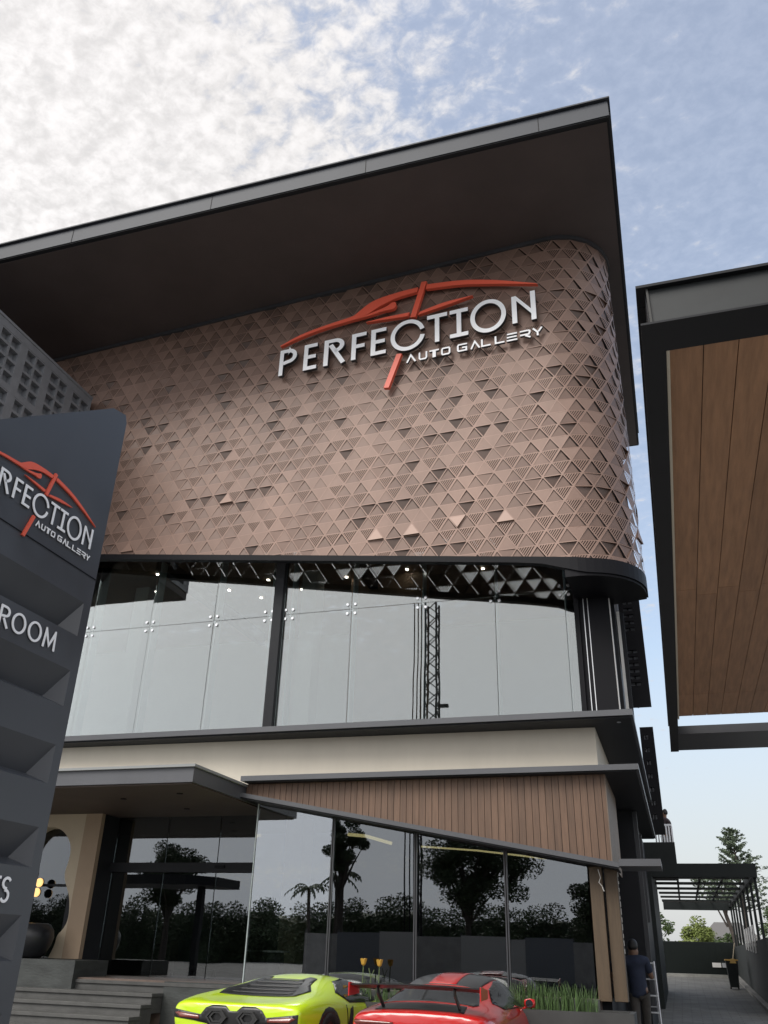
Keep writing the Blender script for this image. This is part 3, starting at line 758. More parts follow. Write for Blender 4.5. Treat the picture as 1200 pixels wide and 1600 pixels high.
# sides, back, top
TH = -.38
outl = [(YL,-1.67),(YR,-1.67),(YR,5.40),(5.10,5.46),(4.93,5.42),(3.82,4.60),(3.0,4.45),(YL,4.36)]
m.face([pf(*p,TH) for p in outl])
for i in range(len(outl)):
    a, c = outl[i], outl[(i+1) % len(outl)]; m.face([pf(*a),pf(*c),pf(*c,TH),pf(*a,TH)])
m.build('sign_body', SIGN, Py, fix=False)
m = MB(); m.prism([pf(YL,3.955,.003),pf(YR,3.955,.003),pf(YR,3.961,.003),pf(YL,3.961,.003)],(.002,0,0)); m.build('panel_seam', BLACK, Py)
sc = .209
mpP = lambda a, b_, d: pf(4.97+(a+.27)*sc, 4.14+(b_-13.48)*sc, d)
for ch, a, c, z0, z1 in LOGO: letter(ch, a, c, z0, z1, .115, mpP, .002, .016, LETTER, Py)
for ch, a, c in TAG: letter(ch, a, c, 13.085, 13.29, .19, mpP, .002, .013, LETTER, Py)
for nm, loops in EMB:
    mm = MB(); solid(mm, loops, mpP, .003, .017); mm.build(nm, RED_L, Py)
mpW = lambda a, b_, d: pf(a, b_, d)
def word(txt, yr, z0, hgt, wf, gap):
    ws = [(c, glyph(c,.11)[0]) for c in txt]; tot = sum(w for _, w in ws)*hgt*wf + gap*(len(ws)-1); y = yr-tot
    for c, w in ws:
        letter(c, y, y+w*hgt*wf, z0, z0+hgt, .11, mpW, .002, .014, LETTER, Py); y += w*hgt*wf+gap
word('SHoWrooM', 4.815, 3.285, .142, 1.16, .026)
word('partS', 4.875, 1.68, .15, .98, .02)

# ------------------------------------------------------------------ breeze block screen (X = -8, looking right)
BX = -13.0; KB = 13/8
m = MB()
y0, y1, zt = 10.6, 15.06, 1.47+7.69*KB
bay = .535*KB; yc = y1
z_lines = [9.10]
tiers = [(1.47+(a-1.47)*KB, 1.47+(c-1.47)*KB) for a, c in ((8.27,9.04),(7.36,8.19))]
cs = .165; cg = .03
def rect(m, ya, yb, za, zb__, d0):
    m.face([(BX+d0,ya,za),(BX+d0,yb,za),(BX+d0,yb,zb__),(BX+d0,ya,zb__)])
while yc - bay > y0 - .2:
    ya = yc - bay      # bay from ya to yc ; post .11 at its near end
    rect(m, ya, ya+.195, tiers[-1][0]-.1, zt, 0)
    for (za, zb_) in tiers:
        n = 4; hc = (zb_-za)/n
        for i in range(2):
            for j in range(n):
                a = ya+.195+i*(bay-.195)/2; c = a+(bay-.195)/2; e = za+j*hc; g = e+hc
                ia, ic, ie, ig = a+.03, c-.03, e+.034, g-.034
                for q in (((a,e),(c,e),(ic,ie),(ia,ie)),((c,e),(c,g),(ic,ig),(ic,ie)),((c,g),(a,g),(ia,ig),(ic,ig)),((a,g),(a,e),(ia,ie),(ia,ig))):
                    m.face([(BX,p[0],p[1]) for p in q])
                dp = -.14
                R4 = [(ia,ie),(ic,ie),(ic,ig),(ia,ig)]
                for k in range(4):
                    p, q = R4[k], R4[(k+1) % 4]; m.face([(BX,*p),(BX,*q),(BX+dp,*q),(BX+dp,*p)])
                # back plate with an offset square hole
                ha, hc_, he, hg = ia+.02, ia+.115, ie+.03, ie+.13
                m.face([(BX+dp,ia,ie),(BX+dp,ic,ie),(BX+dp,ic,he),(BX+dp,ia,he)]); m.face([(BX+dp,ia,hg),(BX+dp,ic,hg),(BX+dp,ic,ig),(BX+dp,ia,ig)])
                m.face([(BX+dp,ia,he),(BX+dp,ha,he),(BX+dp,ha,hg),(BX+dp,ia,hg)]); m.face([(BX+dp,hc_,he),(BX+dp,ic,he),(BX+dp,ic,hg),(BX+dp,hc_,hg)])
    yc = ya
yl = yc
for za, zb_ in [(tiers[0][1],zt)]+[(tiers[k+1][1], tiers[k][0]) for k in range(len(tiers)-1)]+[(tiers[-1][0]-.12,tiers[-1][0])]:
    rect(m, yl, y1, za, zb_, .004)
bs = m.build('breeze_block_face', BREEZE, B, fix=False)
zl = tiers[-1][0]-.12
m = MB(); m.box(BX-.16,BX+.008,y1,y1+.06,zl,zt); m.box(BX-.2,BX+.02,yl,y1+.07,zt+.002,zt+.07); m.box(BX-.16,BX+.008,yl-.08,yl-.003,zl,zt); m.build('block_frame', BREEZE, bs)
m = MB(); m.box(-18,BX-.02,yl-.07,15.2,zl-.22,zl-.002); m.box(-18,BX-.17,yl-.07,yl-.01,zl,zt); m.box(-18,BX-.2,yl-.07,15.2,zt+.072,zt+.12); m.build('bay_shell', STEEL2, bs)

# ------------------------------------------------------------------ carport canopy at the right
Cp = thing('carport_canopy', 'large steel framed canopy with timber boarded soffit at the upper right', 'canopy', (3, 9, 0))
ZC = 4.5
XE = 7.5
# side I-beam along the left edge, end beams
m = MB(); m.box(.16,.285, 4.001, 14.9, ZC, ZC+.012)                       # bottom flange
m.box(.168,.285, 4.21, 14.92, ZC+.42, ZC+.435); m.box(.215,.230,4.09,14.9,ZC+.0125,ZC+.4195)
m.build('side_beam', STEEL2, Cp, bevel=.003)
m = MB(); m.box(.16, XE, 3.84, 4.10, ZC-.003, ZC+.010); m.box(.168, XE, 4.03, 4.207, ZC+.418, ZC+.436); m.build('end_beam_flange', STEEL2, Cp)
m = MB(); m.box(.235, XE, 4.065, 4.08, ZC+.0125, ZC+.4175); m.build('end_beam_web', mat('beam_grey', (.013,.016,.017), .55, namt=.3, nscale=3), Cp)
m = MB(); m.box(.222,.234, 4.05, 4.08, ZC+.0125, ZC+.4175); m.build('beam_stiffener', mat('primer_grey', (.05,.05,.048), .7), Cp)
box('far_beam', STEEL, Cp, .287, XE, 13.72, 14.9, ZC+.02, ZC+.14)
m = MB(); m.box(.288,.306, 4.12, 12.76, ZC+.012, ZC+.10); m.box(.307, XE, 4.102, 4.118, ZC+.012, ZC+.10); m.build('soffit_trim', mat('cream_trim', (.60,.55,.45), .6), Cp)
m = MB(); x = .309; bw = .186; k = 0
while x < XE:
    j = 4.12
    brk = [4.12, 7.9 if k % 2 == 0 else 8.05, 11.6, 12.74]
    for a, c in zip(brk[:-1], brk[1:]): m.box(x, x+bw-.005, a, c-.005, ZC+.05, ZC+.066)
    x += bw; k += 1
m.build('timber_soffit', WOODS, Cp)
box('soffit_backing', GROOVE, Cp, .31, XE, 4.13, 12.73, ZC+.07, ZC+.09)
box('roof_deck', STEEL2, Cp, .24, XE, 4.1, 13.0, ZC+.28, ZC+.39)
for y in (5.0, 12.2): box('post', STEEL2, Cp, XE-.4, XE-.2, y, y+.2, 0, ZC+.0)

# ------------------------------------------------------------------ pergola and side yard
Pg = thing('driveway_pergola', 'dark steel pergola roof over the driveway beside the showroom', 'pergola', (.7, 32, .9))
DG = mat('dark_green_steel', (.014,.018,.018), .6, 0, .25, namt=.15, nscale=2)
box('front_fascia', DG, Pg, -.60, 1.98, 25.2, 25.34, 3.42, 3.74)
box('side_fascia', DG, Pg, 1.86, 1.98, 25.341, 39.4, 3.42, 3.60)
box('rear_fascia', DG, Pg, -.60, 1.98, 39.4, 39.52, 3.30, 3.60)
for k in range(6):
    y = 26.6+2.1*k; box('cross_beam', DG, Pg, -.6, 1.855, y, y+.40 if k < 5 else y+.9, 3.50, 3.55)
for x in (.02,.62,1.22): box('rafter', DG, Pg, x, x+.06, 25.345, 39.35, 3.555, 3.60)
for k in range(9):
    y = 25.5+1.72*k; box('post', DG, Pg, 1.90, 1.965, y, y+.065, gz(y)+.0, 3.42)
o = MB(); o.box(1.87,2.06,24.2,39.8,.0,2.02); o = o.build('boundary_wall', mat('wall_green_grey', (.020,.026,.024), .7, namt=.2, nscale=1.5), loc=(1.95,32,0)); tag(o, 'low dark green wall along the right side of the driveway', 'wall')
Gt = thing('driveway_gate', 'dark solid sheet gate closing the far end of the driveway', 'gate', (.5, 39.8, .95))
m = MB()
for k in range(12): m.box(-1.0+.24*k, -1.0+.24*k+.236, 39.75, 39.79 + (.012 if k % 2 else 0), 1.02, 2.14)
m.build('sheet_panel', mat('gate_green', (.009,.013,.012), .7, 0, .2), Gt); box('gate_frame', DG, Gt, -1.05, 1.9, 39.80, 39.86, 1.0, 2.18)
box('notice_plate', WHITE, Gt, .98, 1.30, 39.72, 39.745, 1.30, 1.46); box('notice_plate', ALU, Gt, 1.34, 1.52, 39.72, 39.745, 1.30, 1.46)
o = MB(); o.box(-.75, 1.5, 38.9, 39.2, .93, 1.06); o = o.build('threshold_kerb', mat('pale_concrete', (.30,.30,.28), .85, namt=.2, nscale=4), loc=(.4,39,.93)); tag(o, 'pale concrete kerb at the foot of the far gate', 'kerb')
Wf = thing('white_picket_fence', 'white upright boards fixed to the dark green wall between the pergola posts', 'fence', (1.85, 30, 1.72))
for k in range(5): box('picket', WHITE, Wf, 1.835, 1.862, 27.6+.95*k, 27.95+.95*k, 1.72+.03*k, 2.40)
box('rail', WHITE, Wf, 1.863, 1.868, 27.5, 32, 1.9, 1.97)
Bn = thing('waste_bin', 'dark wheeled bin with a yellow lid by the driveway gate', 'bin', (1.40, 33, .72))
z0 = gz(33)
m = MB(); m.hexa([(1.27,32.8,z0+.06),(1.53,32.8,z0+.06),(1.53,33.15,z0+.06),(1.27,33.15,z0+.06)], [(1.22,32.74,z0+.80),(1.58,32.74,z0+.80),(1.58,33.2,z0+.80),(1.22,33.2,z0+.80)]); m.build('bin_body', DG, Bn, bevel=.01)
m = MB(); m.box(1.20,1.60,32.72,33.22,z0+.805,z0+.85); m.build('lid', mat('bin_yellow', (.45,.27,.06), .5), Bn, bevel=.01)
for x in (1.27, 1.50):
    m = MB(); m.lathe((x,33.15,z0+.07), [(0,0),(.07,0),(.07,.04),(0,.04)], 12, 'x'); m.build('wheel', BLACK, Bn)
Br = thing('broom', 'broom with a long pale handle leaning beside the bin', 'broom', (1.48, 32.6, z0))
m = MB(); m.tube([(1.44,32.55,z0+.86),(1.56,32.75,z0+1.32)], .014, 6); m.build('handle', mat('pale_wood', (.5,.42,.3), .6), Br)
m = MB(); m.hexa([(1.33,32.50,z0+.74),(1.53,32.50,z0+.74),(1.53,32.56,z0+.74),(1.33,32.56,z0+.74)], [(1.38,32.51,z0+.87),(1.48,32.51,z0+.87),(1.48,32.55,z0+.87),(1.38,32.55,z0+.87)]); m.build('bristles', mat('bristle', (.4,.26,.08), .8), Br)
An = thing('side_annex', 'dark flat roofed annex block with a railed terrace beside the pergola', 'annex', (-.4, 28, .5))
box('annex_wall', DG, An, -1.6, -.60, 25.05, 31, .4, 3.76)
m = MB(); m.box(-1.6,.08,25.7,25.78,3.75,4.32); m.box(0,.08,25.781,31,3.75,4.32); m.box(-1.6,-.001,25.781,31,3.75,3.86); m.build('terrace_parapet', DG, An)
m = MB()
for k in range(7): m.box(-.42+.075*k, -.40+.075*k+ .02, 27.0, 27.03, 3.87, 4.9)
m.box(-.45,.06,26.99,27.04,4.9,4.95); m.build('railing', ALU, An)

# ladder
LY = 17.9; LZ = gz(17.6)
Ld = thing('stepladder', 'white aluminium stepladder standing open beside the person in blue', 'ladder', (-.64, LY, LZ))
for xa, xb in ((-.77,-.81),(-.545,-.505)):
    m = MB(); m.tube([(xa,LY,1.455),(xb,LY-.50,LZ)], .017, 6); m.build('stile', ALU, Ld)
for k in range(6):
    t = .02+.19*k; za = 1.455-(1.455-LZ)*t; ya = LY-.50*t
    box('rung', ALU, Ld, -.77-.04*t, -.545+.04*t, ya-.035, ya+.035, za-.011, za+.011)
m = MB()
for x in (-.75,-.565): m.tube([(x,LY+.02,1.43),(x,LY+.48,gz(LY+.48))], .014, 6)
m.tube([(-.75,LY+.25,.74),(-.565,LY+.25,.74)],.010,6); m.build('rear_leg', ALU, Ld)

# ------------------------------------------------------------------ people
def skinned(name, V, E, R, mt, parent, sub=2, root=0):
    org = Vector(parent['_o'])
    me = D.meshes.new(name); me.from_pydata([tuple(Vector(v)-org) for v in V], E, [])
    ob = D.objects.new(name, me); COL.objects.link(ob)
    sk = ob.modifiers.new('skin','SKIN'); sk.use_smooth_shade = True
    ss = ob.modifiers.new('sub','SUBSURF'); ss.levels = sub; ss.render_levels = sub
    if not me.skin_vertices: me.attributes.new
    for i, v in enumerate(me.skin_vertices[0].data):
        rr_ = R[i]; v.radius = rr_ if isinstance(rr_, tuple) else (rr_, rr_)
        v.use_root = (i == root)
    dg = bpy.context.evaluated_depsgraph_get(); dg.update()
    m2 = D.meshes.new_from_object(ob.evaluated_get(dg)); m2.name = name
    D.objects.remove(ob); D.meshes.remove(me)
    m2.materials.clear(); m2.materials.append(mt)
    o = D.objects.new(name, m2); COL.objects.link(o); o.parent = parent; o['_o'] = tuple(org)
    return o
SKIN = mat('skin', (.20,.115,.075), .55); HAIR = mat('hair', (.010,.009,.009), .5)
def person(label, base, face, H, shirt, trousers, arms, lean=(0,0), stride=.1):
    """base = ground point, face = heading (radians, 0 = +Y), arms = ((elbow),(hand)) left/right in body frame (right, fwd, up) metres at H=1.7"""
    k = H/1.7; fx = Vector((sin(face), cos(face), 0)); rx = Vector((cos(face), -sin(face), 0)); b0 = Vector(base)
    def W(a, c, z):
        l = max(0, z-.85); return b0 + (rx*(a+lean[0]*l) + fx*(c+lean[1]*l) + Vector((0,0,z)))*k
    T = thing('person', label, 'person', tuple(b0))
    V = [W(0,0,.93), W(0,0,1.10), W(0,.0,1.28), W(0,.0,1.40), W(0,.005,1.47), W(0,.02,1.56), W(0,.03,1.63), W(0,.025,1.69)]
    R = [(.12*k,.09*k),(.11*k,.08*k),(.14*k,.09*k),(.10*k,.07*k),.052*k,(.074*k,.088*k),(.082*k,.098*k),(.06*k,.07*k)]
    E = [(0,1),(1,2),(2,3),(3,4),(4,5),(5,6),(6,7)]
    hands = []
    for s, (el, ha) in zip((-1,1), arms):
        i = len(V); V += [W(s*.185,0,1.39), W(*el), W(*ha)]; R += [.062*k,.045*k,.028*k]; E += [(3,i),(i,i+1),(i+1,i+2)]; hands.append((W(*el), W(*ha)))
    feet = []
    for s in (-1,1):
        i = len(V); V += [W(s*.095,0,.86), W(s*.10,s*stride*.5+.03,.48), W(s*.105,s*stride-.02,.09), W(s*.115,s*stride+.13,.045)]
        R += [.088*k,.062*k,.045*k,(.045*k,.035*k)]; E += [(0,i),(i,i+1),(i+1,i+2),(i+2,i+3)]
    body = skinned('body', V, E, R, SKIN, T)
    # five fingers per hand, each a short skinned chain
    for (e_, h_) in hands:
        d = (h_-e_).normalized(); sd = d.cross(Vector((0,0,1)))
        sd = sd.normalized() if sd.length > .1 else rx; nn = sd.cross(d)
        V2 = [h_-d*.01, h_+d*.05*k]; R2 = [(.028*k,.020*k),(.034*k,.015*k)]; E2 = [(0,1)]
        for q,(off,ln) in enumerate(((-.030,.060),(-.010,.075),(.010,.072),(.029,.055))):
            i = len(V2); p = h_+d*.075*k+sd*off*k
            V2 += [p, p+d*ln*.5*k+nn*.008*k, p+d*ln*.9*k+nn*.03*k]; R2 += [.0095*k,.0085*k,.007*k]; E2 += [(1,i),(i,i+1),(i+1,i+2)]
        i = len(V2); V2 += [h_+d*.02*k-sd*.040*k, h_+d*.06*k-sd*.058*k+nn*.012*k]; R2 += [.011*k,.008*k]; E2 += [(0,i),(i,i+1)]
        skinned('hand', V2, E2, R2, SKIN, T, 1)
    # face and ears
    m = MB()
    for s in (-1,1): m.lathe(W(s*.072,.02,1.60), [(0,-.03*k),(.016*k,-.02*k),(.018*k,0),(.012*k,.025*k),(0,.03*k)], 8)
    m.lathe(W(0,.118,1.585), [(0,-.02*k),(.016*k,-.012*k),(.013*k,.005*k),(.006*k,.03*k),(0,.035*k)], 8); m.build('ears_and_nose', SKIN, T, smooth=True)
    m = MB()
    for s in (-1,1): m.lathe(W(s*.030,.108,1.615), [(0,-.008*k),(.012*k,-.004*k),(.012*k,.004*k),(0,.008*k)], 8)
    m.build('eyes', WHITE, T, smooth=True)
    m = MB(); m.tube([W(-.025,.105,1.55),W(0,.112,1.548),W(.025,.105,1.55)], .006*k, 6); m.build('mouth', mat('lips', (.16,.07,.06), .5), T)
    skinned('hair', [W(0,-.045,1.555),W(0,-.025,1.62),W(0,.0,1.675),W(0,.045,1.70)], [(0,1),(1,2),(2,3)], [(.075*k,.060*k),(.098*k,.088*k),(.098*k,.105*k),(.075*k,.07*k)], HAIR, T, 2)
    # clothes
    V = [W(0,0,.80), W(0,0,.90), W(0,0,1.10), W(0,.0,1.30), W(0,.0,1.42), W(0,.005,1.49)]; R = [(.19*k,.145*k),(.19*k,.145*k),(.175*k,.135*k),(.20*k,.14*k),(.14*k,.11*k),(.07*k,.072*k)]; E = [(0,1),(1,2),(2,3),(3,4),(4,5)]
    for s, (el, ha) in zip((-1,1), arms):
        i = len(V); a = Vector(el); V += [W(s*.185,0,1.395), W(s*.185+(el[0]-s*.185)*.75, el[1]*.75, 1.395+(el[2]-1.395)*.75)]; R += [.085*k,.070*k]; E += [(4,i),(i,i+1)]
    skinned('shirt', V, E, R, shirt, T)
    V = [W(0,0,.96)]; R = [(.160*k,.118*k)]; E = []
    for s in (-1,1):
        i = len(V); V += [W(s*.095,0,.85), W(s*.10,s*stride*.5+.03,.48), W(s*.105,s*stride-.02,.13)]; R += [.100*k,.078*k,.066*k]; E += [(0,i),(i,i+1),(i+1,i+2)]
    skinned('trousers', V, E, R, trousers, T)
    m = MB()
    for s in (-1,1):
        a = W(s*.105,s*stride-.06,.0); c = W(s*.118,s*stride+.18,.0)
        m.tube([a+Vector((0,0,.045*k)), (a+c)/2+Vector((0,0,.045*k)), c+Vector((0,0,.035*k))], [.044*k,.048*k,.036*k], 10)
    m.build('shoes', BLACK, T, smooth=True)
    return T
NAVY = mat('navy_cotton', (.020,.027,.052), .9, namt=.2, nscale=9); GREYT = mat('grey_trousers', (.075,.068,.062), .9, namt=.2, nscale=9)
MAROON = mat('dark_maroon_shirt', (.035,.022,.026), .9); PALET = mat('pale_trousers', (.22,.22,.22), .9)
person('person in a navy shirt and grey trousers standing by the stepladder, seen from behind', (-.80,17.0,gz(17.0)), radians(-12), 1.64, NAVY, GREYT,
       ((( -.27,.10,1.12),(-.22,.30,1.05)), ((.27,.08,1.13),(.30,.28,1.20))), lean=(-.05,.06), stride=.16)
person('person in a dark shirt standing up on the annex terrace against the sky', (-.10,28.6,3.87), radians(-75), 1.68, MAROON, PALET,
       (((-.24,.12,1.13),(-.20,.36,1.16)), ((.24,.16,1.14),(.14,.40,1.18))), stride=.06)

# ------------------------------------------------------------------ cars
def eval_mesh(ob):
    dg = bpy.context.evaluated_depsgraph_get(); dg.update(); return D.meshes.new_from_object(ob.evaluated_get(dg))
class Car:
    def __init__(s, name, label, rear, heading, paint, stations, zk=1):
        """stations: list of (s, [(w,z)...]) half sections bottom -> top, rear to front"""
        h = Vector((sin(heading), cos(heading), 0)); rt = Vector((cos(heading), -sin(heading), 0))
        s.M = Matrix((( rt.x, h.x, 0, rear[0]), (rt.y, h.y, 0, rear[1]), (0,0,zk,rear[2]), (0,0,0,1)))   # local x=right, y=forward, z=up
        s.root = thing(name, label, 'car', tuple(rear)); s.root.matrix_world = s.M; s.root['_o'] = (0,0,0)
        V, F = [], []; n = len(stations[0][1])
        full = []
        for (st, prof) in stations:
            ring = [(w, st, z) for (w, z) in prof] + [(-w, st, z) for (w, z) in reversed(prof[1:-1])]
            full.append(len(V)); V += ring
        k = 2*n-2
        for a, c in zip(full[:-1], full[1:]):
            for q in range(k):
                r_ = (q+1) % k; F.append([a+q, a+r_, c+r_, c+q])
        F.append([full[0]+q for q in range(k)][::-1]); F.append([full[-1]+q for q in range(k)])
        me = D.meshes.new('body_cage'); me.from_pydata(V, [], F); ob = D.objects.new('cage', me); COL.objects.link(ob)
        import bmesh
        bm = bmesh.new(); bm.from_mesh(me); bmesh.ops.recalc_face_normals(bm, faces=bm.faces[:]); bm.to_mesh(me); bm.free()
        me.polygons.foreach_set('use_smooth', [True]*len(me.polygons))
        sm = ob.modifiers.new('s','SUBSURF'); sm.levels = 3; sm.render_levels = 3
        m2 = eval_mesh(ob); D.objects.remove(ob); m2.name = 'car_body'; m2.materials.clear(); m2.materials.append(paint)
        s.body = D.objects.new('car_body', m2); COL.objects.link(s.body); s.body.parent = s.root; s.body['_o'] = (0,0,0)
        s.bvh = BVHTree.FromPolygons([v.co.copy() for v in m2.vertices], [tuple(p.vertices) for p in m2.polygons])
    def patch(s, name, poly, view, mt, par=None, off=.006, grid=.05, smooth=True, both=False):
        """a thin panel laid on the bodywork: poly given in a view plane (rear: w,z / top: w,s / right: s,z / left: s,z)"""
        P = [Vector(p) for p in poly]; B_ = []
        for a, c in zip(P, P[1:]+P[:1]):
            k = max(1, int((c-a).length/grid))
            B_ += [a.lerp(c, q/k) for q in range(k)]
        n = len(B_); xs_ = [p.x for p in P]; ys_ = [p.y for p in P]; I_ = []
        def inside(x, y):
            r_ = False
            for i in range(n):
                a, c = B_[i], B_[i-1]
                if (a.y > y) != (c.y > y) and x < (c.x-a.x)*(y-a.y)/(c.y-a.y)+a.x: r_ = not r_
            return r_
        x = min(xs_)+grid/2
        while x < max(xs_):
            y = min(ys_)+grid/2
            while y < max(ys_):
                if inside(x, y) and min((Vector((x,y))-q).length for q in B_) > grid*.45: I_.append(Vector((x,y)))
                y += grid
            x += grid
        vs, es, fs = delaunay_2d_cdt(B_+I_, [(i,(i+1) % n) for i in range(n)], [list(range(n))], 1, 1e-6)[:3]
        def cast(p):
            if view == 'rear': o_, d_ = Vector((p.x,-3,p.y)), Vector((0,1,0))
            elif view == 'front': o_, d_ = Vector((p.x,8,p.y)), Vector((0,-1,0))
            elif view == 'top': o_, d_ = Vector((p.x,p.y,3)), Vector((0,0,-1))
            elif view == 'right': o_, d_ = Vector((3,p.x,p.y)), Vector((-1,0,0))
            else: o_, d_ = Vector((-3,p.x,p.y)), Vector((1,0,0))
            h = s.bvh.ray_cast(o_, d_)
            if h[0] is None:
                h = s.bvh.find_nearest(o_+d_*(o_.length*.5))
            nn = h[1]
            if nn.dot(d_) > 0: nn = -nn
            return h[0]+nn*off
        me = D.meshes.new(name); me.from_pydata([tuple(cast(p)) for p in vs], [], [list(q) for q in fs])
        me.polygons.foreach_set('use_smooth', [smooth]*len(me.polygons)); me.materials.append(mt)
        import bmesh
        bm = bmesh.new(); bm.from_mesh(me); bmesh.ops.recalc_face_normals(bm, faces=bm.faces[:]); bm.to_mesh(me); bm.free()
        o = D.objects.new(name, me); COL.objects.link(o); o.parent = par or s.body if par else s.root; o['_o'] = (0,0,0)
        md = o.modifiers.new('thick','SOLIDIFY'); md.thickness = .004; md.offset = 0
        return o
    def mesh(s, name, mb, mt, par=None, smooth=False, bevel=0):
        return mb.build(name, mt, par or s.root, smooth=smooth, bevel=bevel)
    def wheel(s, x, y, r_, w, mt_rim):
        sg = 1 if x > 0 else -1
        T_ = MB(); T_.lathe((x,y,r_), [(r_*.70,-w/2),(r_*.93,-w/2),(r_,-w*.38),(r_,w*.38),(r_*.93,w/2),(r_*.70,w/2),(r_*.70,-w/2)], 32, 'x')
        t = s.mesh('wheel', T_, mat_tyre, smooth=True)
        Rm = MB(); 
        for k in range(10):
            a = 2*pi*k/10; c = Vector((x+sg*w*.40, y, r_)); d = Vector((0,cos(a),sin(a))); e = Vector((0,-sin(a),cos(a)))
            Rm.prism([c+d*r_*.12+e*.016, c+d*r_*.66+e*.022, c+d*r_*.66-e*.022, c+d*r_*.12-e*.016], (sg*.02,0,0))
        Rm.lathe((x+sg*w*.38,y,r_), [(0,sg*.04),(r_*.16,sg*.03),(r_*.16,0),(0,0)], 16, 'x')
        Rm.lathe((x,y,r_), [(r_*.71,-w*.48),(r_*.66,-w*.4),(r_*.66,w*.4),(r_*.71,w*.48)], 32, 'x')
        s.mesh('rim', Rm, mt_rim, t)
        Bk = MB(); Bk.lathe((x-sg*w*.1,y,r_), [(0,0),(r_*.55,0),(r_*.55,.02),(0,.02)], 20, 'x'); s.mesh('brake_disc', Bk, ALU, t)
mat_tyre = mat('tyre_rubber', (.015,.015,.016), .85); RIMK = mat('rim_dark', (.03,.03,.032), .3, .6)
CARGL = mat('car_glass', (.012,.013,.015), .06, 0, .6)
CARBK = mat('car_black_trim', (.014,.014,.015), .35); CARB2 = mat('exhaust_metal', (.09,.09,.09), .3, .8)
TAIL = mat('tail_light_red', (.16,.025,.015), .2, coat=1)

LIME = mat('lime_paint', (.55,.78,.014), .32, 0, .5, coat=1)
G = Car('lime_supercar', 'low lime green wedge shaped supercar parked with its tail towards us', (-5.84,12.0,0), radians(4), LIME, [
 (.00, [(0,.44),(.60,.44),(.86,.47),(.93,.57),(.95,.70),(.90,.76),(.70,.785),(.45,.795),(0,.795)]),
 (.06, [(0,.38),(.62,.38),(.90,.41),(.965,.56),(.97,.73),(.92,.81),(.70,.83),(.45,.825),(0,.82)]),
 (.45, [(0,.16),(.70,.16),(.97,.22),(1.01,.52),(1.00,.78),(.93,.885),(.74,.89),(.45,.85),(0,.845)]),
 (.95, [(0,.13),(.72,.13),(.98,.22),(1.015,.50),(1.00,.77),(.93,.90),(.76,.955),(.52,.95),(0,.94)]),
 (1.45,[(0,.13),(.72,.13),(.97,.22),(1.00,.50),(.985,.76),(.92,.86),(.78,.99),(.56,1.075),(0,1.085)]),
 (1.95,[(0,.13),(.72,.13),(.94,.20),(.965,.48),(.95,.72),(.90,.82),(.76,1.00),(.56,1.13),(0,1.165)]),
 (2.45,[(0,.13),(.72,.13),(.93,.20),(.955,.46),(.94,.70),(.89,.78),(.74,.97),(.55,1.11),(0,1.155)]),
 (2.95,[(0,.13),(.72,.13),(.94,.20),(.965,.46),(.955,.70),(.91,.75),(.75,.86),(.56,1.00),(0,1.05)]),
 (3.55,[(0,.13),(.72,.13),(.96,.20),(.985,.46),(.98,.69),(.93,.74),(.74,.77),(.54,.81),(0,.84)]),
 (4.15,[(0,.13),(.72,.13),(.95,.20),(.975,.42),(.96,.60),(.90,.66),(.70,.67),(.50,.66),(0,.68)]),
 (4.70,[(0,.13),(.66,.13),(.86,.18),(.88,.34),(.85,.44),(.78,.48),(.62,.50),(.45,.51),(0,.52)]),
 (4.82,[(0,.18),(.60,.18),(.76,.22),(.78,.32),(.75,.38),(.68,.41),(.55,.43),(.40,.44),(0,.45)])])
# engine cover / rear glass between the buttresses
G.patch('engine_cover', [(-.60,.60),(.60,.60),(.68,.95),(.52,1.25),(.44,1.64),(.31,1.68),(.24,1.42),(-.24,1.42),(-.31,1.68),(-.44,1.64),(-.52,1.25),(-.68,.95)], 'top', CARBK, grid=.06)
for sg, vw in ((1,'right'),(-1,'left')):
    G.patch('side_window', [(1.42,.93),(1.75,1.06),(2.25,1.09),(2.75,1.0),(3.25,.81),(2.60,.775),(1.75,.80)], vw, CARGL)
    G.patch('side_intake', [(1.52,.36),(1.72,.72),(1.86,.76),(1.78,.52),(1.66,.34)], vw, CARBK)
    G.patch('wheel_arch', [(.92+.43*cos(2*pi*k/20), .36+.42*sin(2*pi*k/20)) for k in range(20)], vw, CARBK, off=.003)
    G.patch('wheel_arch', [(3.72+.40*cos(2*pi*k/20), .34+.39*sin(2*pi*k/20)) for k in range(20)], vw, CARBK, off=.003)
G.patch('windscreen', [(-.56,2.50),(.56,2.50),(.72,3.42),(.4,3.62),(-.4,3.62),(-.72,3.42)], 'top', CARGL)
TZ = .06
tail = G.patch('tail_panel', [(w_, z_+TZ) for w_, z_ in [(-.94,.555),(-.94,.655),(-.50,.605),(-.43,.685),(-.33,.72),(-.13,.72),(-.05,.66),(.05,.66),(.13,.72),(.33,.72),(.43,.685),(.50,.605),(.94,.655),(.94,.515),(.60,.53),(.40,.505),(.30,.46),(-.30,.46),(-.40,.505),(-.60,.53)]], 'rear', CARBK, grid=.04)
